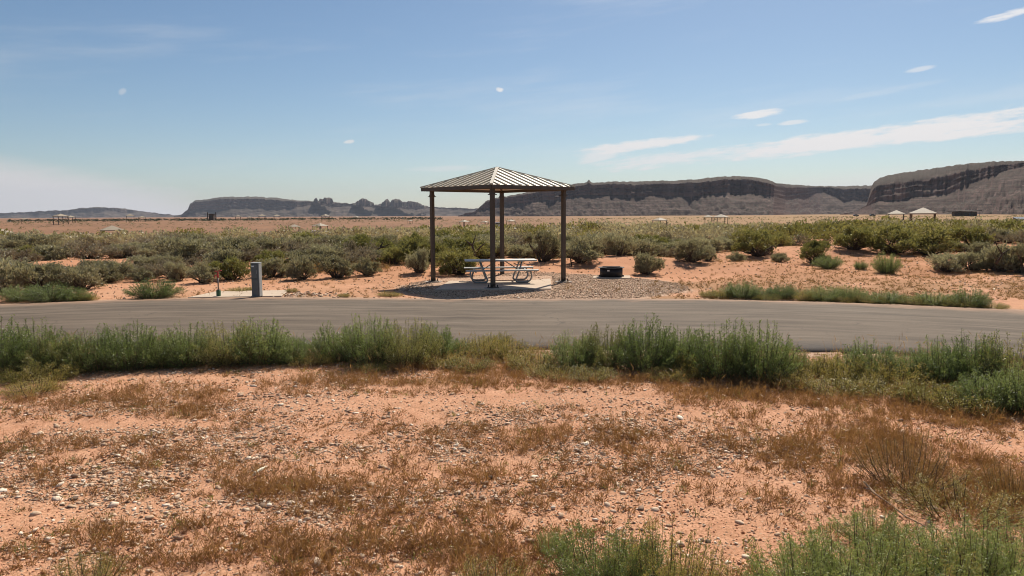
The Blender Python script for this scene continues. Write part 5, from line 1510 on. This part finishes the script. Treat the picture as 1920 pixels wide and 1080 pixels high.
def vehicle(name, px, d, rot, L_, H_, mat, label, cat, van=True):
    p = gd(px, d)
    root = link(name, None, None, p, rot); tag(root, label, cat)
    b = MB()
    prof = [(-L_ / 2, .35), (L_ / 2, .35), (L_ / 2, .95), (L_ / 2 - .25, 1.1), (L_ / 2 - (.7 if van else 1.2), H_ * (.96 if van else .62) if van else 1.05), (L_ / 2 - (1.1 if van else 1.9), H_), (-L_ / 2 + (.1 if van else .8), H_), (-L_ / 2, H_ * .9 if van else 1.1)]
    n = len(prof); w = 0.9
    b.add([(a, -w, z) for a, z in prof] + [(a, w, z) for a, z in prof], [tuple(range(n)), tuple(range(2 * n - 1, n - 1, -1))] + [(k, n + k, n + (k + 1) % n, (k + 1) % n) for k in range(n)])
    b.obj('body', mat, root)
    for s in (-1, 1):
        MB().box((-0.1, s * 0.905, H_ * .78), (L_ * .5, .012, H_ * .22)).obj('window', M['glass'], root)
        for a in (-L_ * .3, L_ * .3):
            wv = MB().cyl((0, 0, -.1), .34, .2, 14).obj('wheel', M['tyre'], root); wv.location = (a, s * .8, .34); wv.rotation_euler = (PI / 2, 0, 0)
p = gd(590, 250)
vehicle('parked_van', 591, 255, rad(15), 5.2, 2.5, M['carwhite'], 'white van parked by the cream shelter roofs in the left brush', 'van')
vehicle('parked_van', 935, 330, rad(5), 5.6, 2.7, M['carwhite'], 'white camper van seen between the front and rear shelter posts', 'van')
vehicle('parked_car', 1605, 640, rad(0), 4.4, 1.5, M['cardark'], 'tiny dark car on the plain, left one of two under the butte', 'car', False)
vehicle('parked_car', 1636, 620, rad(0), 4.6, 1.6, M['cardark'], 'tiny dark car on the plain, right one of two under the butte', 'car', False)

def low_building():
    p = gd(1808, 480); p.z = CAMH + (HORIZON - 409) / FPX * 480
    root = link('low_building', None, None, p, rad(-8)); tag(root, 'long low dark building with a flat overhanging roof under the butte', 'building')
    MB().box((0, 0, 1.2), (13.0, 5.0, 2.9)).obj('wall', M['darkwall'], root)
    rf = MB().box((0, 0, 0), (17.0, 8.0, 0.45)); o = rf.obj('roof', M['darkwall'], root); o.location = (0, 0, 3.05); o.rotation_euler = (0, rad(-2), 0)
    for x in (-7.6, -2.6, 2.6, 7.6):
        MB().box((x, -3.6, 1.1), (.22, .22, 3.4)).obj('post', M['brown'], root)
    for x in (-4, 0, 4): MB().box((x, -2.53, 1.6), (1.6, .06, 1.0)).obj('window', M['glass'], root)
    MB().box((2.1, -2.53, 1.0), (1.0, .06, 2.1)).obj('door', M['bluegrey'], root)
low_building()
def gate_kiosk():
    d = 420
    p = gd(397, d); p.z = CAMH + (HORIZON - 408.5) / FPX * d - .3
    root = link('entrance_kiosk', None, None, p); tag(root, 'dark kiosk between two tall posts below the end of the flat mesa', 'kiosk')
    MB().box((0, 0, 1.5), (2.6, 2.2, 3.4)).obj('wall', M['darkwall'], root)
    MB().box((0, 0, 3.3), (3.1, 2.8, .25)).obj('roof', M['brown'], root)
    for s in (-1, 1): MB().box((s * 2.3, 0, 2.0), (.45, .45, 4.6)).obj('post', M['darkwall'], root)
    MB().box((0, -1.12, 1.9), (1.3, .05, 1.0)).obj('window', M['glass'], root)
gate_kiosk()
def dumpster():
    d = 150
    p = gd(1917, d); p.z = gz(p.x, p.y)
    root = link('waste_container', None, None, p, rad(-10)); tag(root, 'blue-grey steel waste container at the right picture edge', 'container')
    b = MB(); b.add([(-1.1, -.9, .2), (1.1, -.9, .2), (1.1, .9, .2), (-1.1, .9, .2), (-1.25, -1.0, 1.5), (1.25, -1.0, 1.5), (1.25, 1.0, 1.9), (-1.25, 1.0, 1.9)], [(0, 3, 2, 1), (0, 1, 5, 4), (1, 2, 6, 5), (2, 3, 7, 6), (3, 0, 4, 7), (4, 5, 6, 7)])
    b.obj('bin', M['bluegrey'], root)
    l = MB().beam((0, -1.08, 1.52), (0, 1.05, 1.95), 2.6, .07).obj('lid', M['cardark'], root)
    for s in (-1, 1): MB().box((s * 1.27, -.2, 1.0), (.12, .9, .14)).obj('lift_pocket', M['bluegrey'], root)
    for s in (-1, 1): MB().cyl((s * .8, -.7, 0), .1, .21, 10).obj('caster', M['tyre'], root)
dumpster()

# ------------------------------------------------------------------ air
def haze():
    m = bpy.data.materials.new('thin_haze'); m.use_nodes = True
    t = m.node_tree; t.nodes.clear()
    o = t.nodes.new('ShaderNodeOutputMaterial')
    v = t.nodes.new('ShaderNodeVolumePrincipled')
    v.inputs['Color'].default_value = (0.80, 0.86, 1.0, 1); v.inputs['Density'].default_value = 0.000036; v.inputs['Anisotropy'].default_value = 0.0
    t.links.new(v.outputs[0], o.inputs['Volume'])
    mb = MB().box((0, 7000, 240), (42000, 18000, 600))
    h = mb.obj('haze', m); tag(h, 'thin haze in the air over the whole plain', None, None, 'stuff')
haze()
